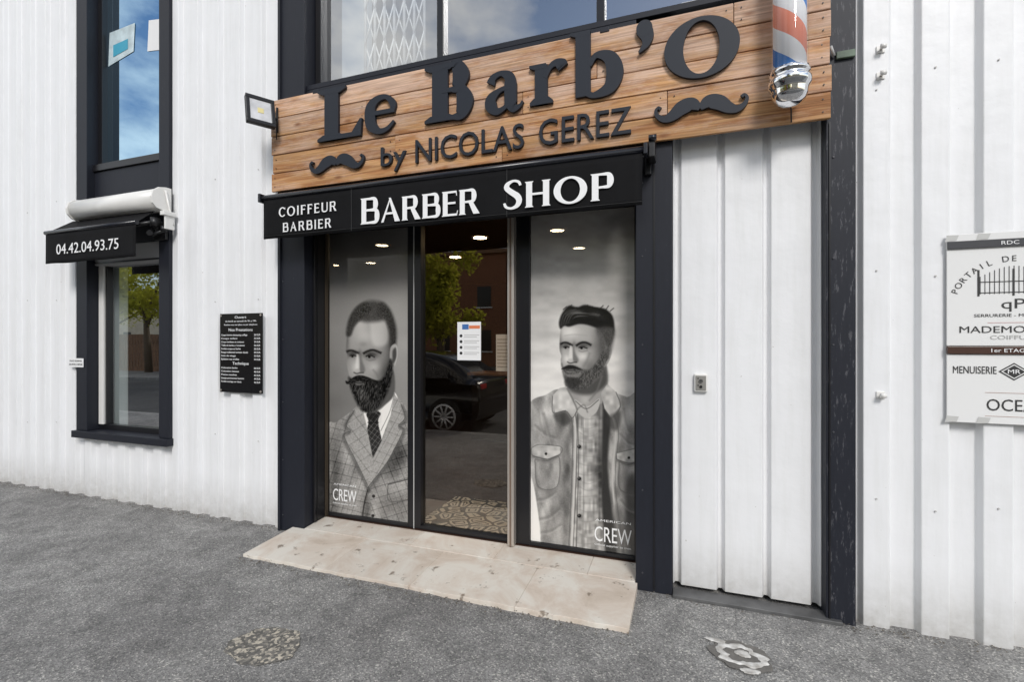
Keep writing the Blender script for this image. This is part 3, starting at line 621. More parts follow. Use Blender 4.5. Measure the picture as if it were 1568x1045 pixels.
box('floor_bar',x0,x1,-.030,-.012,1.503,1.542,simple('brown_bar',(.07,.035,.025),.3),DS,.002)
M_tx=simple('black_print',(.03,.03,.03),.5)
text('rdc','RDC',1.49,1.56,2.058,.020,-.032,M_wtext,DS,.0004); text('etage','1er ETAGE',1.45,1.60,1.513,.020,-.032,M_wtext,DS,.0004)
word='PORTAIL DE PROVENCE'; cx,cz,rr=1.545,1.73,.262
for i,c in enumerate(word):
    a=R(158-136*i/(len(word)-1))
    if c==' ': continue
    cu=bpy.data.curves.new('arc','FONT'); cu.body=c; cu.size=.042; cu.align_x='CENTER'; cu.extrude=.0004; cu.materials.append(M_tx)
    o=bpy.data.objects.new(f'arc_{i}',cu); COL.objects.link(o); o.parent=DS; o.location=(cx+rr*math.cos(a)*.93,-.0215,cz+rr*math.sin(a)*.93)
    o.rotation_euler=(R(90),-(a-R(90)),0)
for i in range(15):
    x=1.41+i*.0193; top=1.90+.05*math.sin(math.pi*i/14)
    box('gate_bar',x-.0012,x+.0012,-.0222,-.0206,1.81,top,M_tx,DS)
for z in(1.815,1.87): box('gate_rail',1.405,1.685,-.0224,-.0206,z,z+.004,M_tx,DS)
for x in(1.403,1.543,1.684): box('gate_post',x-.004,x+.004,-.0226,-.0206,1.80,1.935,M_tx,DS)
text('pp_logo','qP',1.495,1.590,1.735,.052,-.0215,M_tx,DS,.0004)
text('serr','SERRURERIE - METALLERIE',1.385,1.715,1.693,.016,-.0215,M_tx,DS,.0004)
text('mad','MADEMOISELLE',1.325,1.76,1.612,.036,-.0215,M_tx,DS,.0006); text('coif','COIFFURE',1.45,1.64,1.578,.022,-.0215,M_grey,DS,.0004)
box('rule_1',1.44,1.70,-.0212,-.0206,1.662,1.664,simple('pink_rule',(.5,.2,.2),.5),DS)
text('men','MENUISERIE',1.298,1.476,1.402,.040,-.0212,M_tx,DS,.0006)
for k,(sc,mt,yo) in enumerate(((.062,M_tx,-.0211),(.052,M_plexi,-.0216),(.044,M_tx,-.0221))):
    c=1.545
    mesh_obj('diamond',[(c-sc,yo,1.415),(c,yo,1.415-sc*.72),(c+sc,yo,1.415),(c,yo,1.415+sc*.72)],[(0,1,2,3)],mt,DS)
text('mr','MR',1.52,1.57,1.405,.022,-.0226,M_wtext,DS,.0003)
text('menr','RENOVATION',1.62,1.80,1.402,.038,-.0212,M_tx,DS,.0006)
text('oce','OCEANE',1.436,1.72,1.215,.062,-.0212,M_tx,DS,.0004)
for z in(1.305,1.185): box('rule',1.43,1.73,-.0209,-.0201,z,z+.002,simple('rule_c',(.4,.25,.2),.5),DS)
for x in(x0+.02,x0+.15): 
    for z in (1.165,2.108): 
        mesh_obj('tape',[(x-.03,-.0218,z-.02),(x+.02,-.0218,z-.015),(x+.03,-.0218,z+.012),(x-.02,-.0218,z+.015)],[(0,1,2,3)],simple('tape_m',(.55,.55,.53),.3),DS)
CG=empty('cable_guide')
for z in(3.164,1.274,3.02):
    cyl('stud',(.99,-.001,z),(.99,-.035,z),.007,.007,M_alu,CG,10); cyl('ring',(.978,-.035,z),(1.004,-.035,z),.013,.013,M_white_al,CG,14); box('foot',.968,1.008,-.006,-.0005,z-.02,z+.02,M_white_al,CG,.002)
PC=empty('pilaster_clip'); box('clip',.77,.86,-.05,-.031,3.13,3.17,simple('verdigris',(.16,.22,.16),.6,var=.5),PC,.004); cyl('hook',(.76,-.045,3.15),(.74,-.06,3.20),.008,.008,M_grey,PC,8)
RV=empty('cladding_rivets'); M_rv=simple('rivet_head',(.55,.54,.52),.5)
for x in (.91+.06,.91+.262+.06,.91+.524+.06,-3.45,-3.95,-6.2,-6.7):
    for z in (.72,1.95,3.0):
        zz_=z+random.uniform(-.06,.06); cyl('rivet',(x,-.0005,zz_),(x,-.006,zz_),.005,.004,M_rv,RV,8)

# ================================================================== POSTERS
H0=1.57
def art_grid(X,Z,Dp):   # drawing grid on the poster sheet
    u=X/Dp; xs=(253.9+705.7*u)/(.9409-.3386*u); return xs+784., 522-(Z-H0)/Dp*(.3386*xs+705.7)
def vnoise(x,y,seed=0):
    r=np.random.default_rng(seed); G=r.random((64,64))
    xi=np.floor(x).astype(int); yi=np.floor(y).astype(int); fx=x-xi; fy=y-yi; fx=fx*fx*(3-2*fx); fy=fy*fy*(3-2*fy)
    g=lambda a,b:G[a%64,b%64]
    return (g(xi,yi)*(1-fx)+g(xi+1,yi)*fx)*(1-fy)+(g(xi,yi+1)*(1-fx)+g(xi+1,yi+1)*fx)*fy
class Print:
    def __init__(s,X,Y): s.X=X; s.Y=Y; s.v=np.zeros_like(X)
    def mask(s,pts,blur=1.,smooth=True):
        if smooth: pts=[tuple(p) for p in cr_spline(pts,5,True)]
        P=np.array(pts); m=np.zeros_like(s.v); k=blur+1.5
        sel=(s.X>P[:,0].min()-k)&(s.X<P[:,0].max()+k)&(s.Y>P[:,1].min()-k)&(s.Y<P[:,1].max()+k)
        x=s.X[sel]; y=s.Y[sel]; d=np.full(x.shape,1e9); ins=np.zeros(x.shape,bool)
        for i in range(len(P)):
            a=P[i]; b=P[(i+1)%len(P)]; e=b-a; L2=e@e+1e-9
            t=np.clip(((x-a[0])*e[0]+(y-a[1])*e[1])/L2,0,1); d=np.minimum(d,np.hypot(x-a[0]-t*e[0],y-a[1]-t*e[1]))
            c=((a[1]>y)!=(b[1]>y)); xi=(b[0]-a[0])*(y-a[1])/(b[1]-a[1]+1e-12)+a[0]
            ins^=(c&(x<xi))
        sd=np.where(ins,d,-d); t=np.clip(.5+sd/(2*blur),0,1); m[sel]=t*t*(3-2*t); return m
    def fill(s,pts,val,blur=.8,a=1,smooth=True):
        m=s.mask(pts,blur,smooth)*a; s.v=s.v*(1-m)+val*m; return m
    def ell(s,cx,cy,rx,ry,val,blur=.8,a=1):
        return s.fill([(cx+rx*math.cos(t),cy+ry*math.sin(t)) for t in np.linspace(0,2*math.pi,10,endpoint=False)],val,blur,a)
    def glow(s,cx,cy,rx,ry,d,mask=1,ang=0):
        c,q=math.cos(ang),math.sin(ang); x=(s.X-cx)*c+(s.Y-cy)*q; y=-(s.X-cx)*q+(s.Y-cy)*c
        s.v=s.v+d*np.exp(-(x/rx)**2-(y/ry)**2)*mask
    def line(s,pts,w,val,blur=.6,a=1):
        r=rib([(x,y,w) for x,y in pts],n=5); return s.fill(r[1]+r[2][::-1],val,blur,a,False)
def man_suit(p):
    X,Y=p.X,p.Y
    p.v=np.interp(Y,[340,380,450,500,620,800],[.30,.36,.52,.56,.50,.40])+.05*(vnoise(X/30,Y/22,1)-.5)+.06*(X-566)/60
    suit=p.fill([(495,662),(516,646),(535,632),(552,618),(575,604),(600,598),(612,612),(624,624),(640,636),(640,810),(495,810)],.58,1)
    side=X-(566+(Y-700)*.02)
    a1=np.where(side<0,X*.93+Y*.28,X*.9-Y*.35); a2=np.where(side<0,Y-.25*X,Y+.3*X)
    chk=(np.mod(a1,15)<1.6)*.10+(np.mod(a1+7,15)<1)*.05+(np.mod(a2,17)<1.7)*.10+(np.mod(a2+8,17)<1)*.05
    p.v-=suit*chk; p.v+=suit*.10*(vnoise(X/1.5,Y/1.5,3)-.5)+suit*.20*(vnoise(X/14,Y/24,4)-.5)
    p.glow(608,700,16,30,-.26,suit,.3); p.glow(512,740,9,60,-.2,suit); p.glow(540,660,10,25,.10,suit); p.glow(590,770,22,12,-.10,suit)
    p.fill([(557,625),(568,612),(598,598),(606,612),(592,652),(571,700),(558,668)],.92,.8); p.glow(575,640,10,18,-.10,1)
    p.fill([(590,608),(603,600),(609,616),(596,640),(586,650)],.97,.8); p.line([(604,602),(597,630),(583,660)],1.2,.55); p.fill([(557,622),(566,616),(562,636),(557,645)],.95,.8)
    tie=p.fill([(561,634),(572,628),(583,633),(579,646),(585,684),(570,701),(556,682),(564,648)],.16,.8)
    p.v+=tie*((np.mod(X*.8+Y*.6,6)<1)*.16+(np.mod(X*.6-Y*.8,7)<1)*.13); p.ell(571,638,7,6,.12,2,.6); p.line([(563,647),(580,647)],1.2,.05,.8)
    for sd in (0,1):
        if sd==0: P=[(543,628),(553,618),(560,645),(571,702),(567,752),(548,712),(527,668),(537,660),(530,650)]; E=P[0:1]+[P[8],P[7],P[6],P[5],P[4]]
        else: P=[(604,603),(614,618),(620,640),(610,652),(617,660),(594,706),(562,748),(572,700),(588,668),(598,636)]; E=P[1:7]
        q=p.fill(P,.62,.8,smooth=False); p.v-=q*.85*((np.mod(X*(.6 if sd==0 else .95)-Y*(.45 if sd==0 else -.5),13)<1.4)*.10+(np.mod(Y*.8+X*(.5 if sd==0 else -.3),14)<1.4)*.09)
        p.v+=q*.10*(vnoise(X/1.5,Y/1.5,5)-.5)
        p.line([(x+(-1.5 if sd==0 else 2),y+2) for x,y in E],4,.28,3,.65); p.line(E,1.0,.28,.6,.8)
    p.line([(563,750),(557,775),(554,812)],1.6,.20); p.glow(562,775,7,25,-.16,suit)
    p.line([(594,742),(640,730)],1.6,.26); p.line([(594,742),(597,768),(640,762)],1.2,.33)
    p.ell(572,760,2.4,2.4,.08); p.ell(571,790,2.4,2.4,.08)
    p.fill([(570,595),(600,565),(604,602),(590,620),(572,632),(558,626)],.34,2)
    hm=p.fill([(530.5,522),(533,496),(542,475),(558,463.5),(580,462.5),(596,473),(604.5,500),(605,530),(601,556),(596,578),(582,600),(560,606),(544,596),(535,576),(531,556),(532,545),(529.5,536)],.60,1)
    p.glow(552,492,13,20,.12,hm); p.glow(560,515,16,10,.08,hm); p.glow(604,520,14,60,-.34,hm); p.glow(592,575,14,22,-.26,hm); p.glow(545,562,6,9,.15,hm); p.glow(574,562,9,7,.12,hm); p.glow(531,520,4,30,-.18,hm); p.glow(556,527,6,4,-.07,hm)
    p.fill([(568,476),(586,476),(594,500),(592,526),(572,528),(567,500)],.84,4,.5)  # reflection of a bright rectangle, painted into the print tone
    nh=.12*(vnoise(X/1.,Y/1.,30)-.5)
    a=p.fill([(583,463),(597,473),(607,503),(605,536),(598,536),(597,512),(589,490),(578,480)],.19,4,.9); b=p.fill([(530,512),(534,488),(545,470),(560,462.5),(568,475),(554,488),(543,500),(537,514)],.17,3,.9); c=p.fill([(545,478),(562,461),(588,465),(590,488),(566,493),(550,490)],.22,5,.88)
    p.v+=(a+b+c)*nh
    p.fill([(598,532),(606,526.5),(610,538),(607,555),(601,566),(597,552)],.60,1); p.fill([(601,538),(606,533),(607,546),(602,556)],.28,1.8); p.line([(601,531),(607,530),(608,545),(604,560)],1.1,.74,.8,.8)
    p.glow(540,542,8,5,-.34,hm); p.glow(568,543,11,5.5,-.36,hm); p.glow(551,540,3,6,-.12,hm)
    p.line([(530.5,538.5),(536,536.6),(542,537.6),(549.5,541)],3.0,.12,1.7); p.line([(556,541.4),(563,537.6),(572,536),(584,540.5)],3.2,.12,1.7)
    p.ell(540.5,545.9,4.0,1.4,.50,.9); p.ell(567,546.6,5.4,1.6,.50,.9); p.ell(539.6,545.6,1.8,1.6,.07,.8); p.ell(565.5,546.4,2.2,1.9,.07,.8)
    p.line([(535.5,544.8),(540,543.6),(546,545.4)],1.5,.10,.9); p.line([(560,545.8),(566,544),(574,547)],1.6,.10,.9); p.line([(561,550),(567,552),(575,550)],1.5,.40,1.6,.7)
    p.fill([(551.5,543),(555,553),(559,566),(555,571),(550,566)],.38,2.6,.75); p.fill([(545.5,545),(549,544),(550,564),(544.5,566)],.84,2,.75); p.ell(547,567.5,4,3,.68,1.8,.8)
    p.line([(541.5,570),(546,572),(551,571),(557,570.5)],1.6,.20,1.2,.85); p.line([(571,566),(577,573),(580,580)],2,.42,2.5,.6)
    bd=p.fill([(533.5,578),(541,580),(552,577),(566,580),(579,583),(590,573),(597,550),(602,558),(598.5,584),(591,606),(580,623),(566,632.5),(553,628),(544,613),(537.5,596)],.13,3)
    p.v+=bd*(.30*(vnoise(X/1.1+Y*.2,Y/3.2,8)-.42)); p.glow(553,604,8,9,.12,bd); p.glow(590,600,9,25,-.06,bd)
    p.ell(550,587,7,3,.42,1.6,.8); p.line([(543.5,585.6),(550,586.6),(557,585.8)],1,.12,.6)
    mu=p.fill([(529,583),(534,583.5),(541,577.5),(549,574.5),(560,576),(573,581.5),(583,584),(586,580),(584,588),(574,589),(560,584),(549.5,582.5),(539,587),(531,588)],.09,1.2); p.v+=mu*.22*(vnoise(X/2.5,Y/1,9)-.4)
def man_jacket(p):
    X,Y=p.X,p.Y
    p.v=np.interp(Y,[325,370,450,520,590,640,860],[.54,.62,.70,.76,.87,.86,.82])+.12*(vnoise(X/70+.3,Y/16,11)-.5)+.07*(vnoise(X/26,Y/9,12)-.5)+.03*(vnoise(X/9,Y/5,19)-.5)
    j=p.fill([(800,640),(815,613),(835,605),(854,596),(880,604),(905,606),(928,590),(944,602),(960,608),(985,622),(990,870),(818,862),(828,820),(816,745),(806,690)],.58,1)
    fold=vnoise(X/10+Y/40,Y/30,13)-.5; p.v+=j*(.22*fold+.14*(vnoise(X/5-Y/30,Y/14,14)-.5)+.09*(vnoise(X*1.2,Y*1.2,15)-.5))
    p.glow(830,640,14,22,.10,j); p.glow(868,760,9,90,-.20,j); p.glow(962,640,14,18,.08,j); p.glow(862,640,8,14,-.2,j)
    p.fill([(811,735),(821,765),(828,850),(811,850)],.90,1.2)
    s=p.fill([(868,600),(922,600),(926,660),(922,740),(932,860),(876,860),(882,740),(880,660)],.64,1)
    p.v+=s*(.22*(vnoise(X/3,Y/18,16)-.5)+.20*(vnoise(X/8,Y/5,17)-.5)); p.glow(918,720,7,90,-.3,s); p.glow(884,640,10,12,-.15,s)
    for k in range(18): p.line([(884,638+k*12+3*math.sin(k*2)),(900,642+k*12+3*math.sin(k)),(918,639+k*12)],1.2,.46,1.2,.4)
    p.line([(884,634),(886,700),(884,780),(882,858)],1.4,.30,.8,.8); p.line([(893,636),(894,720),(892,858)],1,.46,.8,.7)
    p.line([(868,600),(880,640),(880,720),(874,858)],3.0,.74,1); p.line([(864,606),(876,645),(876,720),(870,858)],1.2,.34,.8,.9); p.line([(871,606),(882.5,645),(882.5,720),(877,858)],1.2,.30,.8,.8)
    p.fill([(924,605),(935,640),(931,720),(946,858),(929,858),(921,760),(922,660)],.16,3,.92)
    p.line([(930,622),(943,660),(938,740),(952,858)],2.6,.72,1); p.line([(934,622),(947,660),(942,740),(957,858)],1.1,.34,.8,.8)
    p.fill([(957,745),(975,735),(985,862),(964,850)],.24,6,.75); p.fill([(938,790),(948,775),(960,858),(946,858)],.36,6,.6)
    for (a,b,w) in (((818,650),(852,670),3),((822,765),(852,752),3),((826,795),(858,778),4),((828,815),(860,802),3),((950,664),(972,680),3),((950,765),(974,782),4),((832,632),(846,684),4),((824,625),(830,660),3),((955,625),(962,660),3)):
        m=((a[0]+b[0])/2,(a[1]+b[1])/2+4); p.line([a,m,b],w,.38,2.6,.5); p.line([(a[0],a[1]+4),(m[0],m[1]+4),(b[0],b[1]+4)],w*.6,.74,2,.3)
    for fl,bd in (([(814,686),(826,681),(858,684),(858,695),(838,703),(815,697)],[(819,703),(838,706),(856,700),(853,745),(824,745)]),([(944,694),(960,690),(985,686),(985,706),(962,709),(945,703)],[(948,707),(962,712),(985,708),(985,752),(950,750)])):
        p.line([(x+1,y+2) for x,y in bd+[bd[0]]],3.4,.42,2,.45); p.line(bd+[bd[0]],1.1,.34,.7,.8); p.fill([(x,y+3) for x,y in fl],.30,2.5,.6,False); f=p.fill(fl,.68,.8,smooth=False); p.v+=f*.2*(vnoise(X/5,Y/4,33)-.5); p.line(fl+[fl[0]],1.0,.32,.7,.75)
    p.ell(836,695,2,2,.1); p.ell(963,701,2,2,.1)
    for y in (684,733,790): p.ell(888,y+1,3.6,3.6,.4,1.5,.6); p.ell(887,y,2.8,2.8,.06,.6); p.ell(886.3,y-.7,.9,.9,.5,.5)
    nk=p.fill([(866,585),(895,575),(925,548),(930,598),(915,622),(898,632),(876,610)],.58,1.2)
    p.fill([(866,584),(895,592),(918,575),(927,560),(929,588),(904,604),(876,600)],.26,4,.9); p.line([(922,575),(914,598),(902,614)],2.5,.42,2,.7); p.glow(896,612,8,8,.10,nk)
    p.fill([(880,612),(900,622),(918,610),(914,630),(898,640),(884,630)],.70,1); p.line([(881,614),(898,626),(917,612)],1.2,.34,.8); p.line([(882,628),(894,620),(900,632)],2,.36,1.5,.6)
    c1=p.fill([(846,606),(857,594),(868,592),(884,628),(876,640),(866,628),(850,632),(846,616)],.72,.8,smooth=False); c2=p.fill([(920,602),(930,588),(943,600),(949,622),(936,640),(926,626)],.70,.8,smooth=False); p.v+=(c1+c2)*.2*(vnoise(X/6,Y/7,34)-.5)
    p.fill([(848,636),(866,631),(875,644),(862,652)],.24,4,.7); p.line([(846,606),(847,632),(866,629),(876,640),(884,628)],1.1,.32,.7,.9); p.line([(868,594),(880,618),(884,628)],2.5,.36,1.5,.7)
    p.fill([(928,642),(950,630),(946,658),(934,655)],.24,4,.65); p.line([(943,600),(950,622),(936.5,640),(924,624)],1.1,.32,.7,.9)
    hm=p.fill([(858,508),(864,498),(895,493),(925,503),(930,530),(926,556),(917,575),(897,591),(880,593.5),(868,588),(862,573),(858.5,553),(859.5,545),(856.5,533)],.66,1)
    p.glow(872,508,14,9,.17,hm); p.glow(922,530,13,50,-.30,hm); p.glow(903,565,10,16,-.20,hm); p.glow(868,549,5,6,.16,hm); p.glow(893,546,9,6,.16,hm); p.glow(858,530,3,30,-.15,hm); p.line([(903,540),(899,552),(893,562)],3,.44,3.5,.6); p.line([(864,514),(880,512),(900,514)],1.2,.58,1.4,.5)
    p.fill([(926,532),(933,525.5),(936.5,539),(931.5,555),(924,561)],.60,1); p.fill([(928,537),(932,532),(932,547),(927,553)],.28,1.6); p.line([(929,530),(934,530),(934,546)],1.1,.78,.8,.8)
    # swept-back quiff: tall at the front, short faded sides
    h=p.fill([(858,503),(856,493),(861,479),(871,468),(884,470),(896,466.5),(912,470),(927,473),(938,484),(941,504),(937,524),(931,531),(926,519),(919,506),(905,499),(888,496),(872,500),(864,499)],.12,2.2)
    for k in range(26):
        t=k/25; x0=858+t*14; y0=500-t*6; p.line([(x0,y0),(862+t*22,482-3*math.sin(k)),(880+t*40,474+t*10+2*math.sin(k*2.3))],1.0+.6*(k%3),(.34 if k%3==0 else .06 if k%3==1 else .22),.9,.65)
    for k in range(10):
        x=862+k*8; p.line([(x,474-3*math.sin(k*1.3)),(x+6,469-2.5*math.sin(k*1.9))],1.4,.14,1.0,.8)
    p.glow(884,479,12,4,.14,h,.1); p.glow(914,482,10,4,.10,h,.4)
    fade=p.fill([(913,503),(940,503),(938,530),(931,548),(922,542),(919,520)],.32,4,.8); p.v+=fade*.14*(vnoise(X,Y,42)-.5)
    p.glow(866,529,8,4.5,-.32,hm); p.glow(893,529,11,5,-.34,hm); p.glow(879,526,3,5,-.12,hm)
    p.line([(858,527),(863,524.6),(869,525),(876.8,529)],2.9,.12,1.6); p.line([(882,529.5),(889,525),(897,524.4),(905.5,528.5)],3.1,.12,1.6)
    p.ell(867,532.6,3.6,1.2,.50,.8); p.ell(892,533.2,4.6,1.4,.50,.8); p.ell(866,532.4,1.7,1.5,.06,.7); p.ell(890.5,533,2,1.6,.06,.7)
    p.line([(862.5,531.6),(867,530.6),(872,532)],1.4,.10,.9); p.line([(886,532.2),(892,530.8),(899.5,533.4)],1.5,.10,.9); p.line([(886,536.8),(892,538.4),(900,536.4)],1.4,.42,1.5,.6)
    p.fill([(878,530),(881,541),(886,551),(882,555.5),(877,550)],.36,2.4,.75); p.fill([(872.5,532),(875.5,531),(876.5,549),(871,551)],.84,1.8,.8); p.ell(873.5,551.5,3.6,2.6,.70,1.6,.8); p.line([(868.5,554),(873,556),(878,555),(883.5,554.5)],1.5,.18,1,.85)
    bd=p.fill([(860,557),(863,562),(871,559),(880,559.5),(891,564.5),(903,566),(914,554),(923,538),(928.5,546),(925.5,562),(916,578),(898.5,593.5),(880,596),(868,590),(862.5,574)],.27,3.2,.9)
    p.v+=bd*.26*(vnoise(X/1.1,Y/2,23)-.5); p.fill([(863,570),(869,573),(881,572.5),(890,569),(887,576.5),(877,578.5),(867,576)],.50,2,.75)
    p.fill([(859.5,565),(869,559.5),(879,560),(892,566.5),(880,564.8),(868,565)],.13,1); p.ell(873,568.3,6.5,2.2,.44,1.2,.85); p.line([(866.5,566.8),(873,567.4),(881,567)],1,.12,.6,.9)
    p.fill([(866,580),(880,578),(890,584),(880,594),(869,590)],.17,3,.8)
def make_poster(name,x0,x1,z0,z1,y,fn,nx,nz,Dp,gain):
    e=empty(name)
    xs=np.linspace(x0,x1,nx); zs=np.linspace(z0,z1,nz); X,Z=np.meshgrid(xs,zs)
    AX,AY=art_grid(X,Z,Dp); p=Print(AX,AY); fn(p); v=np.clip(p.v,.02,.98)
    v=v+.025*(np.random.default_rng(3).random(v.shape)-.5)   # film grain of the print
    lin=np.clip(((np.clip(v,.01,1)+.055)/1.055)**2.4*gain,.004,.86)
    i=np.arange(nx*nz).reshape(nz,nx); F=np.stack([i[:-1,:-1].ravel(),i[:-1,1:].ravel(),i[1:,1:].ravel(),i[1:,:-1].ravel()],1)
    me=bpy.data.meshes.new('print'); me.from_pydata(np.stack([X.ravel(),np.full(X.size,y),Z.ravel()],1).tolist(),[],F.tolist()); me.update()
    ca=me.color_attributes.new('print','FLOAT_COLOR','POINT'); l=lin.ravel()
    ca.data.foreach_set('color',np.stack([l*1.02,l*.985,l*.93,np.ones_like(l)],1).astype(np.float32).ravel())
    me.materials.append(M_poster); o=bpy.data.objects.new('print_sheet',me); COL.objects.link(o); o.parent=e
    return e
P1=make_poster('portrait_poster',-2.908,-2.127,FZ+.03,2.49,.2385,man_suit,230,760,3.4385,1.1)
P2=make_poster('portrait_poster',-1.090,-.347,FZ+.03,2.49,.2385,man_jacket,260,840,3.4385,1.15)
yc=.2370
text('crew','CREW',-2.87,-2.63,.205,.105,yc,M_wtext,P1,.0003); text('cap','AMERICAN',-2.865,-2.635,.335,.016,yc,M_wtext,P1,.0003); text('cap2','Official supplier to men',-2.87,-2.63,.175,.014,yc,M_wtext,P1,.0003)
text('crew','CREW',-.62,-.365,.165,.110,yc,M_wtext,P2,.0003); text('cap','AMERICAN',-.615,-.37,.305,.016,yc,M_wtext,P2,.0003); text('cap2','Official supplier to men',-.62,-.37,.135,.014,yc,M_wtext,P2,.0003)
NT=empty('paper_notice'); box('sheet',-1.697,-1.497,.2555,.2565,1.420,1.718,M_paper,NT)
box('head',-1.597,-1.505,.2545,.2552,1.665,1.69,simple('orange_print',(.7,.2,.08),.6),NT); box('head2',-1.655,-1.60,.2545,.2552,1.66,1.70,simple('blue_print',(.05,.15,.4),.6),NT)
for k in range(4):
    z=1.61-k*.045
    cyl('icon',(-1.665,.2552,z),(-1.665,.2546,z),.012,.012,M_black,NT,12)
    for d in(.006,-.008): box('txt',-1.64,-1.53 +(.02 if d>0 else 0),.2545,.2552,z+d-.002,z+d+.002,M_grey,NT)
NT2=empty('paper_notice'); box('sheet',-1.38,-1.275,.275,.277,1.34,1.62,M_paper,NT2)
for k in range(9): box('txt',-1.37,-1.285,.2735,.2745,1.37+k*.026,1.378+k*.026,M_grey,NT2)

# ================================================================== GROUND
PV=empty('pavement')
V=[];F=[]
gx=np.concatenate([[-80,-40,-20],np.linspace(-12,8,60),[20,40,80]]); gy=np.linspace(-3.8,.30,26)
for x in gx:
    for y in gy:
        V.append((x,y,0.004*math.sin(x*1.3+y)+.003*math.sin(x*3.1-y*2.2) if -3.7<y<-.15 else 0))
n=len(gy)
for i in range(len(gx)-1):
    for j in range(n-1): a=i*n+j; F.append((a,a+n,a+n+1,a+1))
mesh_obj('asphalt_surface',V,F,M_asph,PV,smooth=True)
box('kerb',-80,80,-3.97,-3.801,-.16,.003,simple('kerb_stone',(.33,.32,.30),.8,var=.3,bump=.3),PV,.01)
RD=mesh_obj('road',[(-80,-11,-.125),(80,-11,-.125),(80,-3.95,-.125),(-80,-3.95,-.125)],[(0,1,2,3)],M_road)
GR=mesh_obj('ground',[(-400,-400,-.16),(400,-400,-.16),(400,400,-.16),(-400,400,-.16)],[(0,1,2,3)],simple('dry_ground',(.16,.14,.11),.95,var=.3,scale=.5))
PV2=empty('pavement'); box('surface',-80,80,-14,-11,-.15,.0,M_asph,PV2)
DB=empty('wall_foot_debris'); V=[];F=[]
for i in range(1500):
    x=random.uniform(-9,3); y=-abs(random.gauss(0,.045))-.004
    if -3.05<x<-.28: y-=.52
    r=random.uniform(.002,.007); b0=len(V); z=.004+r*.5
    V+= [(x-r,y,z),(x,y-r,z),(x+r,y,z),(x,y+r,z),(x,y,z+r*.7),(x,y,z-r)]
    F+= [(b0,b0+1,b0+4),(b0+1,b0+2,b0+4),(b0+2,b0+3,b0+4),(b0+3,b0,b0+4)]
mesh_obj('grit',V,F,simple('grit',(.17,.15,.12),.9,var=.5,scale=30),DB)
m,nt,b=newmat('travertine'); b.inputs['Roughness'].default_value=.65
tc=N(nt,'ShaderNodeTexCoord'); oi=N(nt,'ShaderNodeObjectInfo')
nz=N(nt,'ShaderNodeTexNoise'); nz.inputs['Scale'].default_value=3.2; nz.inputs['Detail'].default_value=8; nz.inputs['Roughness'].default_value=.68; nz.inputs['Distortion'].default_value=.6; L(nt,tc.outputs['Object'],nz.inputs[0])
cr=N(nt,'ShaderNodeValToRGB'); e=cr.color_ramp.elements; e[0].position=.28; e[0].color=(.46,.38,.30,1); e[1].position=.60; e[1].color=(.66,.62,.55,1); x=e.new(.44); x.color=(.58,.50,.42,1)
L(nt,nz.outputs[0],cr.inputs[0])
n2=N(nt,'ShaderNodeTexNoise'); n2.inputs['Scale'].default_value=11; n2.inputs['Detail'].default_value=7; n2.inputs['Roughness'].default_value=.62; L(nt,tc.outputs['Object'],n2.inputs[0])
gt=N(nt,'ShaderNodeMapRange'); gt.inputs['From Min'].default_value=.62; gt.inputs['From Max'].default_value=.68; gt.inputs['To Max'].default_value=.9; L(nt,n2.outputs[0],gt.inputs[0])
mx=N(nt,'ShaderNodeMix',data_type='RGBA'); L(nt,gt.outputs[0],mx.inputs[0]); L(nt,cr.outputs[0],mx.inputs[6]); mx.inputs[7].default_value=(.20,.155,.115,1)
hs=N(nt,'ShaderNodeHueSaturation'); r2=N(nt,'ShaderNodeMapRange'); r2.inputs['To Min'].default_value=.94; r2.inputs['To Max'].default_value=1.06; L(nt,oi.outputs['Random'],r2.inputs[0]); L(nt,r2.outputs[0],hs.inputs['Value']); L(nt,mx.outputs[2],hs.inputs['Color']); L(nt,hs.outputs[0],b.inputs['Base Color'])
M_trav=m
ST=empty('stone_doorstep')
def slab(nm,x0,x1,y0,y1,z0,z1,j0=0):
    k=14; V=[];F=[]
    for i in range(k+1):
        x=x0+(x1-x0)*i/k; jy=random.uniform(-.008,.004) if j0 else 0
        V+=[(x,y0+jy,-.01),(x,y0+jy+.002,z0),(x,y1,z1),(x,y1,-.01)]
    for i in range(k):
        a=4*i
        F+=[(a,a+4,a+5,a+1),(a+1,a+5,a+6,a+2),(a+2,a+6,a+7,a+3)]
    F+=[(0,1,2,3),(4*k+3,4*k+2,4*k+1,4*k)]
    o=mesh_obj(nm,V,F,M_trav,ST); bevel(o,.003,2)
xs=[-3.045,-2.32,-1.66,-.95,-.30]
for i in range(4): slab(f'front_{i}',xs[i]+(.0006),xs[i+1]-.0006,-.515,-.036,.022,.048,1)
xs=[-2.93,-2.62,-1.95,-1.28,-.62,-.315]
for i in range(5): slab(f'back_{i}',xs[i]+.0006,xs[i+1]-.0006,-.035,.215,.049,.067)
box('joint_mortar',-2.93,-.32,-.5,.2,-.012,.018,simple('mortar',(.3,.26,.21),.9),ST)
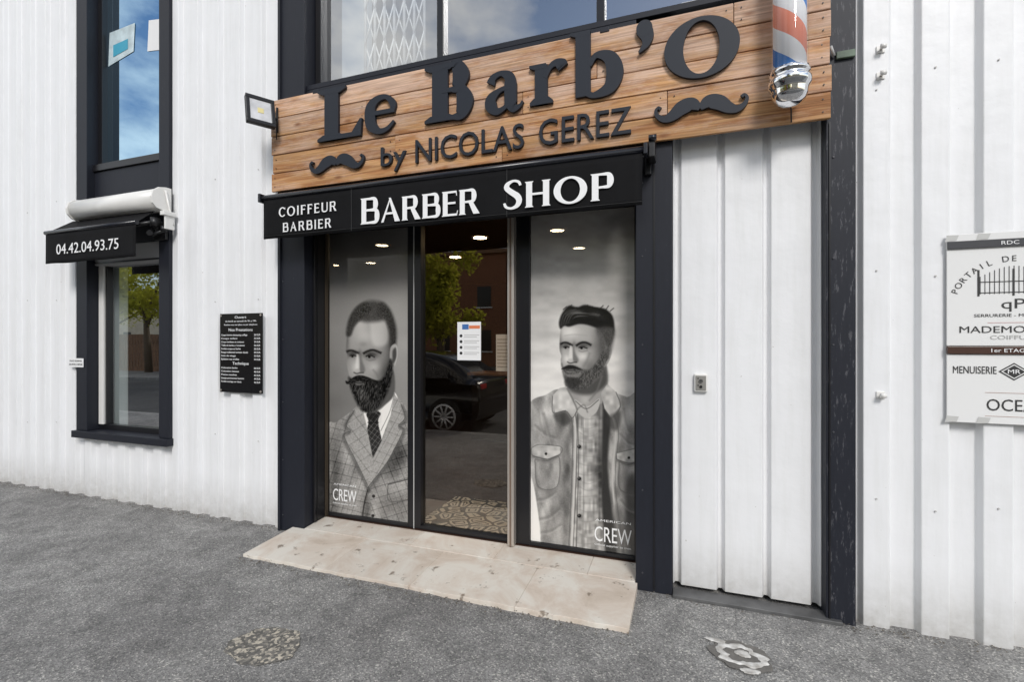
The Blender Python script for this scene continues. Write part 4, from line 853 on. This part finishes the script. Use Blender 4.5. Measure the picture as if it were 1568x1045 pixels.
def blob(nm,cx,cy,rx,ry,z,mat,seed,n=60,amp=(.10,.06,.04),hgt=0,inner=0,parent=None):
    # smooth irregular outline from a few harmonics; inner>0 leaves a hole (ring)
    r=random.Random(seed); ph=[r.uniform(0,6.28) for _ in range(6)]; V=[];F=[]
    def q(a): return 1+amp[0]*math.sin(2*a+ph[0])+amp[0]*.7*math.sin(3*a+ph[1])+amp[1]*math.sin(5*a+ph[2])+amp[2]*math.sin(9*a+ph[3])+amp[2]*.8*math.sin(14*a+ph[4])
    lv=[max(inner,.001),inner+(1-inner)*.5,.94,1]
    for li,f in enumerate(lv):
        for i in range(n):
            a=2*math.pi*i/n; k=f*q(a)*(1 if li else 1+.15*math.sin(4*a+ph[5])); V.append((cx+rx*k*math.cos(a),cy+ry*k*math.sin(a),z+(hgt if li in(1,2) else 0)))
    for l in range(3):
        for i in range(n): F.append((l*n+i,(l+1)*n+i,(l+1)*n+(i+1)%n,l*n+(i+1)%n))
    return mesh_obj(nm,V,F,mat,parent,True)
m,nt,b=newmat('gravel_patch'); tc=N(nt,'ShaderNodeTexCoord'); v=N(nt,'ShaderNodeTexVoronoi'); v.inputs['Scale'].default_value=75; L(nt,tc.outputs['Object'],v.inputs['Vector'])
sp=N(nt,'ShaderNodeSeparateColor'); L(nt,v.outputs['Color'],sp.inputs[0]); nz=N(nt,'ShaderNodeTexNoise'); nz.inputs['Scale'].default_value=16; nz.inputs['Detail'].default_value=7; nz.inputs['Roughness'].default_value=.7; L(nt,tc.outputs['Object'],nz.inputs[0])
ad=N(nt,'ShaderNodeMath',operation='MULTIPLY'); L(nt,sp.outputs[0],ad.inputs[0]); L(nt,nz.outputs[0],ad.inputs[1])
cr=N(nt,'ShaderNodeValToRGB'); e=cr.color_ramp.elements; e[0].position=.12; e[0].color=(.11,.105,.095,1); e[1].position=.48; e[1].color=(.52,.47,.38,1); x=e.new(.28); x.color=(.19,.18,.16,1)
L(nt,ad.outputs[0],cr.inputs[0]); L(nt,cr.outputs[0],b.inputs['Base Color']); b.inputs['Roughness'].default_value=.95
bp=N(nt,'ShaderNodeBump'); bp.inputs['Strength'].default_value=.6; bp.inputs['Distance'].default_value=.008; L(nt,sp.outputs[0],bp.inputs['Height']); L(nt,bp.outputs[0],b.inputs['Normal'])
blob('asphalt_repair_patch',-2.045,-1.265,.185,.155,.009,m,3,amp=(.04,.04,.03))
SP=empty('spilled_plaster_patch')
blob('stain',.245,-.53,.145,.115,.0080,simple('dark_stain',(.17,.16,.145),.7,var=.3,scale=25,bump=.5,bscale=40),5,amp=(.05,.05,.03),parent=SP)
mpw=simple('dried_plaster',(.70,.69,.66),.45,col2=(.36,.34,.31),scale=22,bump=.8,bscale=30)
blob('crust_ring',.245,-.53,.115,.088,.0095,mpw,9,amp=(.08,.07,.05),inner=.62,hgt=.004,parent=SP)
blob('crust_spot',.255,-.515,.035,.028,.0095,mpw,12,hgt=.003,parent=SP); blob('crust_spot_b',.275,-.645,.045,.020,.0095,mpw,15,hgt=.002,parent=SP); blob('crust_spot_c',.135,-.44,.05,.018,.0095,mpw,17,hgt=.002,parent=SP)
# ================================================================== ACROSS THE STREET
def tree(nm,x,y,h,seed,cr_=1.0):
    e=empty(nm,(x,y,-.15)); r=random.Random(seed)
    cyl('trunk',(0,0,0),(r.uniform(-.2,.2),0,h*.5),.17,.10,M_bark,e,12)
    cl=[]
    for i in range(9):
        a=r.uniform(0,6.28); l=h*r.uniform(.16,.34)*cr_; z0=h*r.uniform(.3,.5); p=(math.cos(a)*l,math.sin(a)*l,z0+h*r.uniform(.08,.42))
        cyl(f'limb_{i}',(0,0,z0),p,.06,.02,M_bark,e,7); cl.append(p)
    for i in range(16):
        a=r.uniform(0,6.28); l=h*r.uniform(0,.32)*cr_; cl.append((math.cos(a)*l,math.sin(a)*l,h*r.uniform(.42,.95)))
    V=[];F=[]
    for c in cl:
        R0=h*r.uniform(.09,.15)
        for k in range(260):
            d=Vector((r.gauss(0,1),r.gauss(0,1),r.gauss(0,.8))); d=d.normalized()*R0*r.random()**.45
            p=Vector(c)+d; u=Vector((r.gauss(0,1),r.gauss(0,1),r.gauss(0,1))).normalized(); w=u.orthogonal().normalized(); s=r.uniform(.06,.12)
            b0=len(V); V+=[p-u*s,p+w*s*.6,p+u*s,p-w*s*.6]; F.append((b0,b0+1,b0+2,b0+3))
    mesh_obj('foliage',V,F,M_green,e)
for i,(x,y,h) in enumerate([(-9,-13,5.2),(-25.5,-13.5,7.0),(-16,-15,6),(-2.5,-15,6),(-33,-16,7)]): tree('street_tree',x,y,h,20+i)
FN=empty('slatted_fence')
for i in range(150): box('slat',-44+i*.22,-44+i*.22+.16,-14.12,-14.08,0,1.9,M_brown,FN)
box('rail_1',-44,-11,-14.2,-14.13,.4,.5,M_brown,FN); box('rail_2',-44,-11,-14.2,-14.13,1.5,1.6,M_brown,FN)
def house(nm,x0,x1,y0,y1,h,mat,nw):
    e=empty(nm); box('walls',x0,x1,y0,y1,-.15,h,mat,e); box('roof',x0-.3,x1+.3,y0-.3,y1+.3,h,h+.25,M_brown,e)
    for fl in range(int(h//3)):
        for k in range(nw):
            x=x0+(k+.5)*(x1-x0)/nw
            box('window',x-.5,x+.5,y1+.003,y1+.03,.9+fl*3,2.3+fl*3,M_doorframe,e); box('sill',x-.6,x+.6,y1+.003,y1+.12,.8+fl*3,.88+fl*3,M_paper,e)
    return e
house('cream_house',-52,-30,-34,-25,5.5,M_cream,5); house('brick_warehouse',-24,-11.5,-36,-27,7.5,simple('rust_brick',(.30,.13,.07),.85,var=.3),4); house('cream_house',2,20,-34,-24,7,M_cream,5)
m,nt,b=newmat('grey_stone_blocks'); tc=N(nt,'ShaderNodeTexCoord'); mp=N(nt,'ShaderNodeMapping'); mp.inputs['Rotation'].default_value=(R(90),0,0); L(nt,tc.outputs['Object'],mp.inputs[0])
bt=N(nt,'ShaderNodeTexBrick'); bt.inputs['Scale'].default_value=1.0; bt.inputs['Color1'].default_value=(.34,.34,.34,1); bt.inputs['Color2'].default_value=(.27,.27,.28,1); bt.inputs['Mortar'].default_value=(.12,.12,.13,1); bt.inputs['Mortar Size'].default_value=.03; L(nt,mp.outputs[0],bt.inputs['Vector']); L(nt,bt.outputs[0],b.inputs['Base Color']); b.inputs['Roughness'].default_value=.9
house('stone_apartment_block',-11,-5.6,-36,-27,21,m,2)
C=empty('parked_car',(-5.60,-5.05,-.125))
M_car=simple('black_car_paint',(.008,.008,.010),.12); M_cg=simple('car_window',(.01,.01,.012),.03); M_tyre=simple('tyre_rubber',(.015,.015,.015),.8); M_rim=simple('alloy_rim',(.70,.70,.70),.35,metal=.5)
side=[(-2.12,.30),(-2.15,.55),(-2.08,.78),(-1.75,.93),(-1.05,1.00),(-.35,1.42),(.2,1.49),(.9,1.46),(1.45,1.30),(1.85,1.02),(2.08,.97),(2.14,.75),(2.15,.45),(2.08,.28)]
ss=cr_spline(side,5); V=[];F=[]; k=len(ss)
lay=[(-.88,0),(-.80,1),(-.3,2),(.3,2),(.80,1),(.88,0)]
for wy,kk in lay:
    for p in ss:
        t=max(0,(p[1]-.95)/.55); sh=1-.25*t
        z=p[1] if kk>0 else min(p[1],.92)
        V.append((p[0]*(1 if kk else .995),wy*sh,z))
for a in range(5):
    for i in range(k-1): F.append((a*k+i,a*k+i+1,(a+1)*k+i+1,(a+1)*k+i))
F.append(tuple(range(k))); F.append(tuple(range(5*k,6*k))[::-1])
for a in range(5): F.append((a*k,(a+1)*k,(a+1)*k+k-1,a*k+k-1))
mesh_obj('body',V,F,M_car,C,True)
for s_ in(-1,1):
    yb=.79*s_; yt_=.66*s_
    for pts in ([(-.95,1.0),(-.32,1.38),(.22,1.43),(.22,1.0)],[(.28,1.0),(.28,1.43),(.88,1.41),(1.45,1.2),(1.5,1.02)]):
        mesh_obj('side_glass',[(x,(yb+(yt_-yb)*(z-1)/.45)*1.035,z) for x,z in pts],[tuple(range(len(pts)))],M_cg,C)
    for x in(-1.35,1.48):
        cyl('tyre',(x,s_*.72,.33),(x,s_*.915,.33),.33,.33,M_tyre,C,32); cyl('rim_dish',(x,s_*.90,.33),(x,s_*.918,.33),.225,.225,M_black,C,28)
        for q in range(10):
            a=q*math.pi/5; cyl('spoke',(x,s_*.925,.33),(x+.22*math.cos(a),s_*.925,.33+.22*math.sin(a)),.022,.014,M_rim,C,6)
        o=lathe('rim_ring',[(.20,-.012),(.235,-.012),(.235,.012),(.20,.012)],0,0,M_rim,C,28); o.rotation_euler=(R(90),0,0); o.location=(x,s_*.925,.33)
    box('headlamp',-2.10,-1.85,s_*.55-.15,s_*.55+.15,.66,.78,M_white_al,C,.02); box('tail_lamp',1.98,2.13,s_*.62-.14,s_*.62+.14,.78,.92,simple('red_lens',(.4,.01,.01),.2),C,.02)
    box('mirror',-.95,-.80,s_*.95-.09,s_*.95+.09,.98,1.10,M_car,C,.03)

# ================================================================== LIGHT, SKY, CAMERA
w=bpy.data.worlds.new('World'); scene.world=w; w.use_nodes=True; nt=w.node_tree; bg=nt.nodes['Background']
sky=N(nt,'ShaderNodeTexSky'); sky.sky_type='NISHITA'; sky.sun_disc=False
EL=37; AZ=155
sky.sun_elevation=R(EL); sky.sun_rotation=R(AZ); sky.air_density=1; sky.dust_density=.6; sky.ozone_density=1
tc=N(nt,'ShaderNodeTexCoord'); mp=N(nt,'ShaderNodeMapping'); mp.inputs['Scale'].default_value=(1,1,1.9); L(nt,tc.outputs['Generated'],mp.inputs[0])
nz=N(nt,'ShaderNodeTexNoise'); nz.inputs['Scale'].default_value=2.3; nz.inputs['Detail'].default_value=8; nz.inputs['Roughness'].default_value=.55; L(nt,mp.outputs[0],nz.inputs[0])
mr=N(nt,'ShaderNodeMapRange'); mr.inputs['From Min'].default_value=.44; mr.inputs['From Max'].default_value=.60; L(nt,nz.outputs[0],mr.inputs[0])
mx=N(nt,'ShaderNodeMix',data_type='RGBA'); L(nt,mr.outputs[0],mx.inputs[0]); L(nt,sky.outputs[0],mx.inputs[6]); mx.inputs[7].default_value=(9,8.9,8.6,1)
L(nt,mx.outputs[2],bg.inputs[0]); bg.inputs[1].default_value=.145
sd=bpy.data.lights.new('sun','SUN'); sd.energy=2.15; sd.angle=R(16); sd.color=(1,.97,.93); so=bpy.data.objects.new('sun',sd); COL.objects.link(so)
dirv=Vector((math.sin(R(AZ))*math.cos(R(EL)),math.cos(R(AZ))*math.cos(R(EL)),math.sin(R(EL))))
so.rotation_euler=dirv.to_track_quat('Z','Y').to_euler()
cam=bpy.data.cameras.new('camera'); co=bpy.data.objects.new('camera',cam); COL.objects.link(co)
co.location=(0,-3.2,1.57); co.rotation_euler=(R(90),0,R(19.79)); cam.sensor_width=36; cam.lens=36*750/1568; cam.clip_end=1500; cam.clip_start=.02
scene.camera=co
scene.view_settings.view_transform='Standard'; scene.view_settings.look='None'; scene.view_settings.exposure=0
print('objs',len(bpy.data.objects))
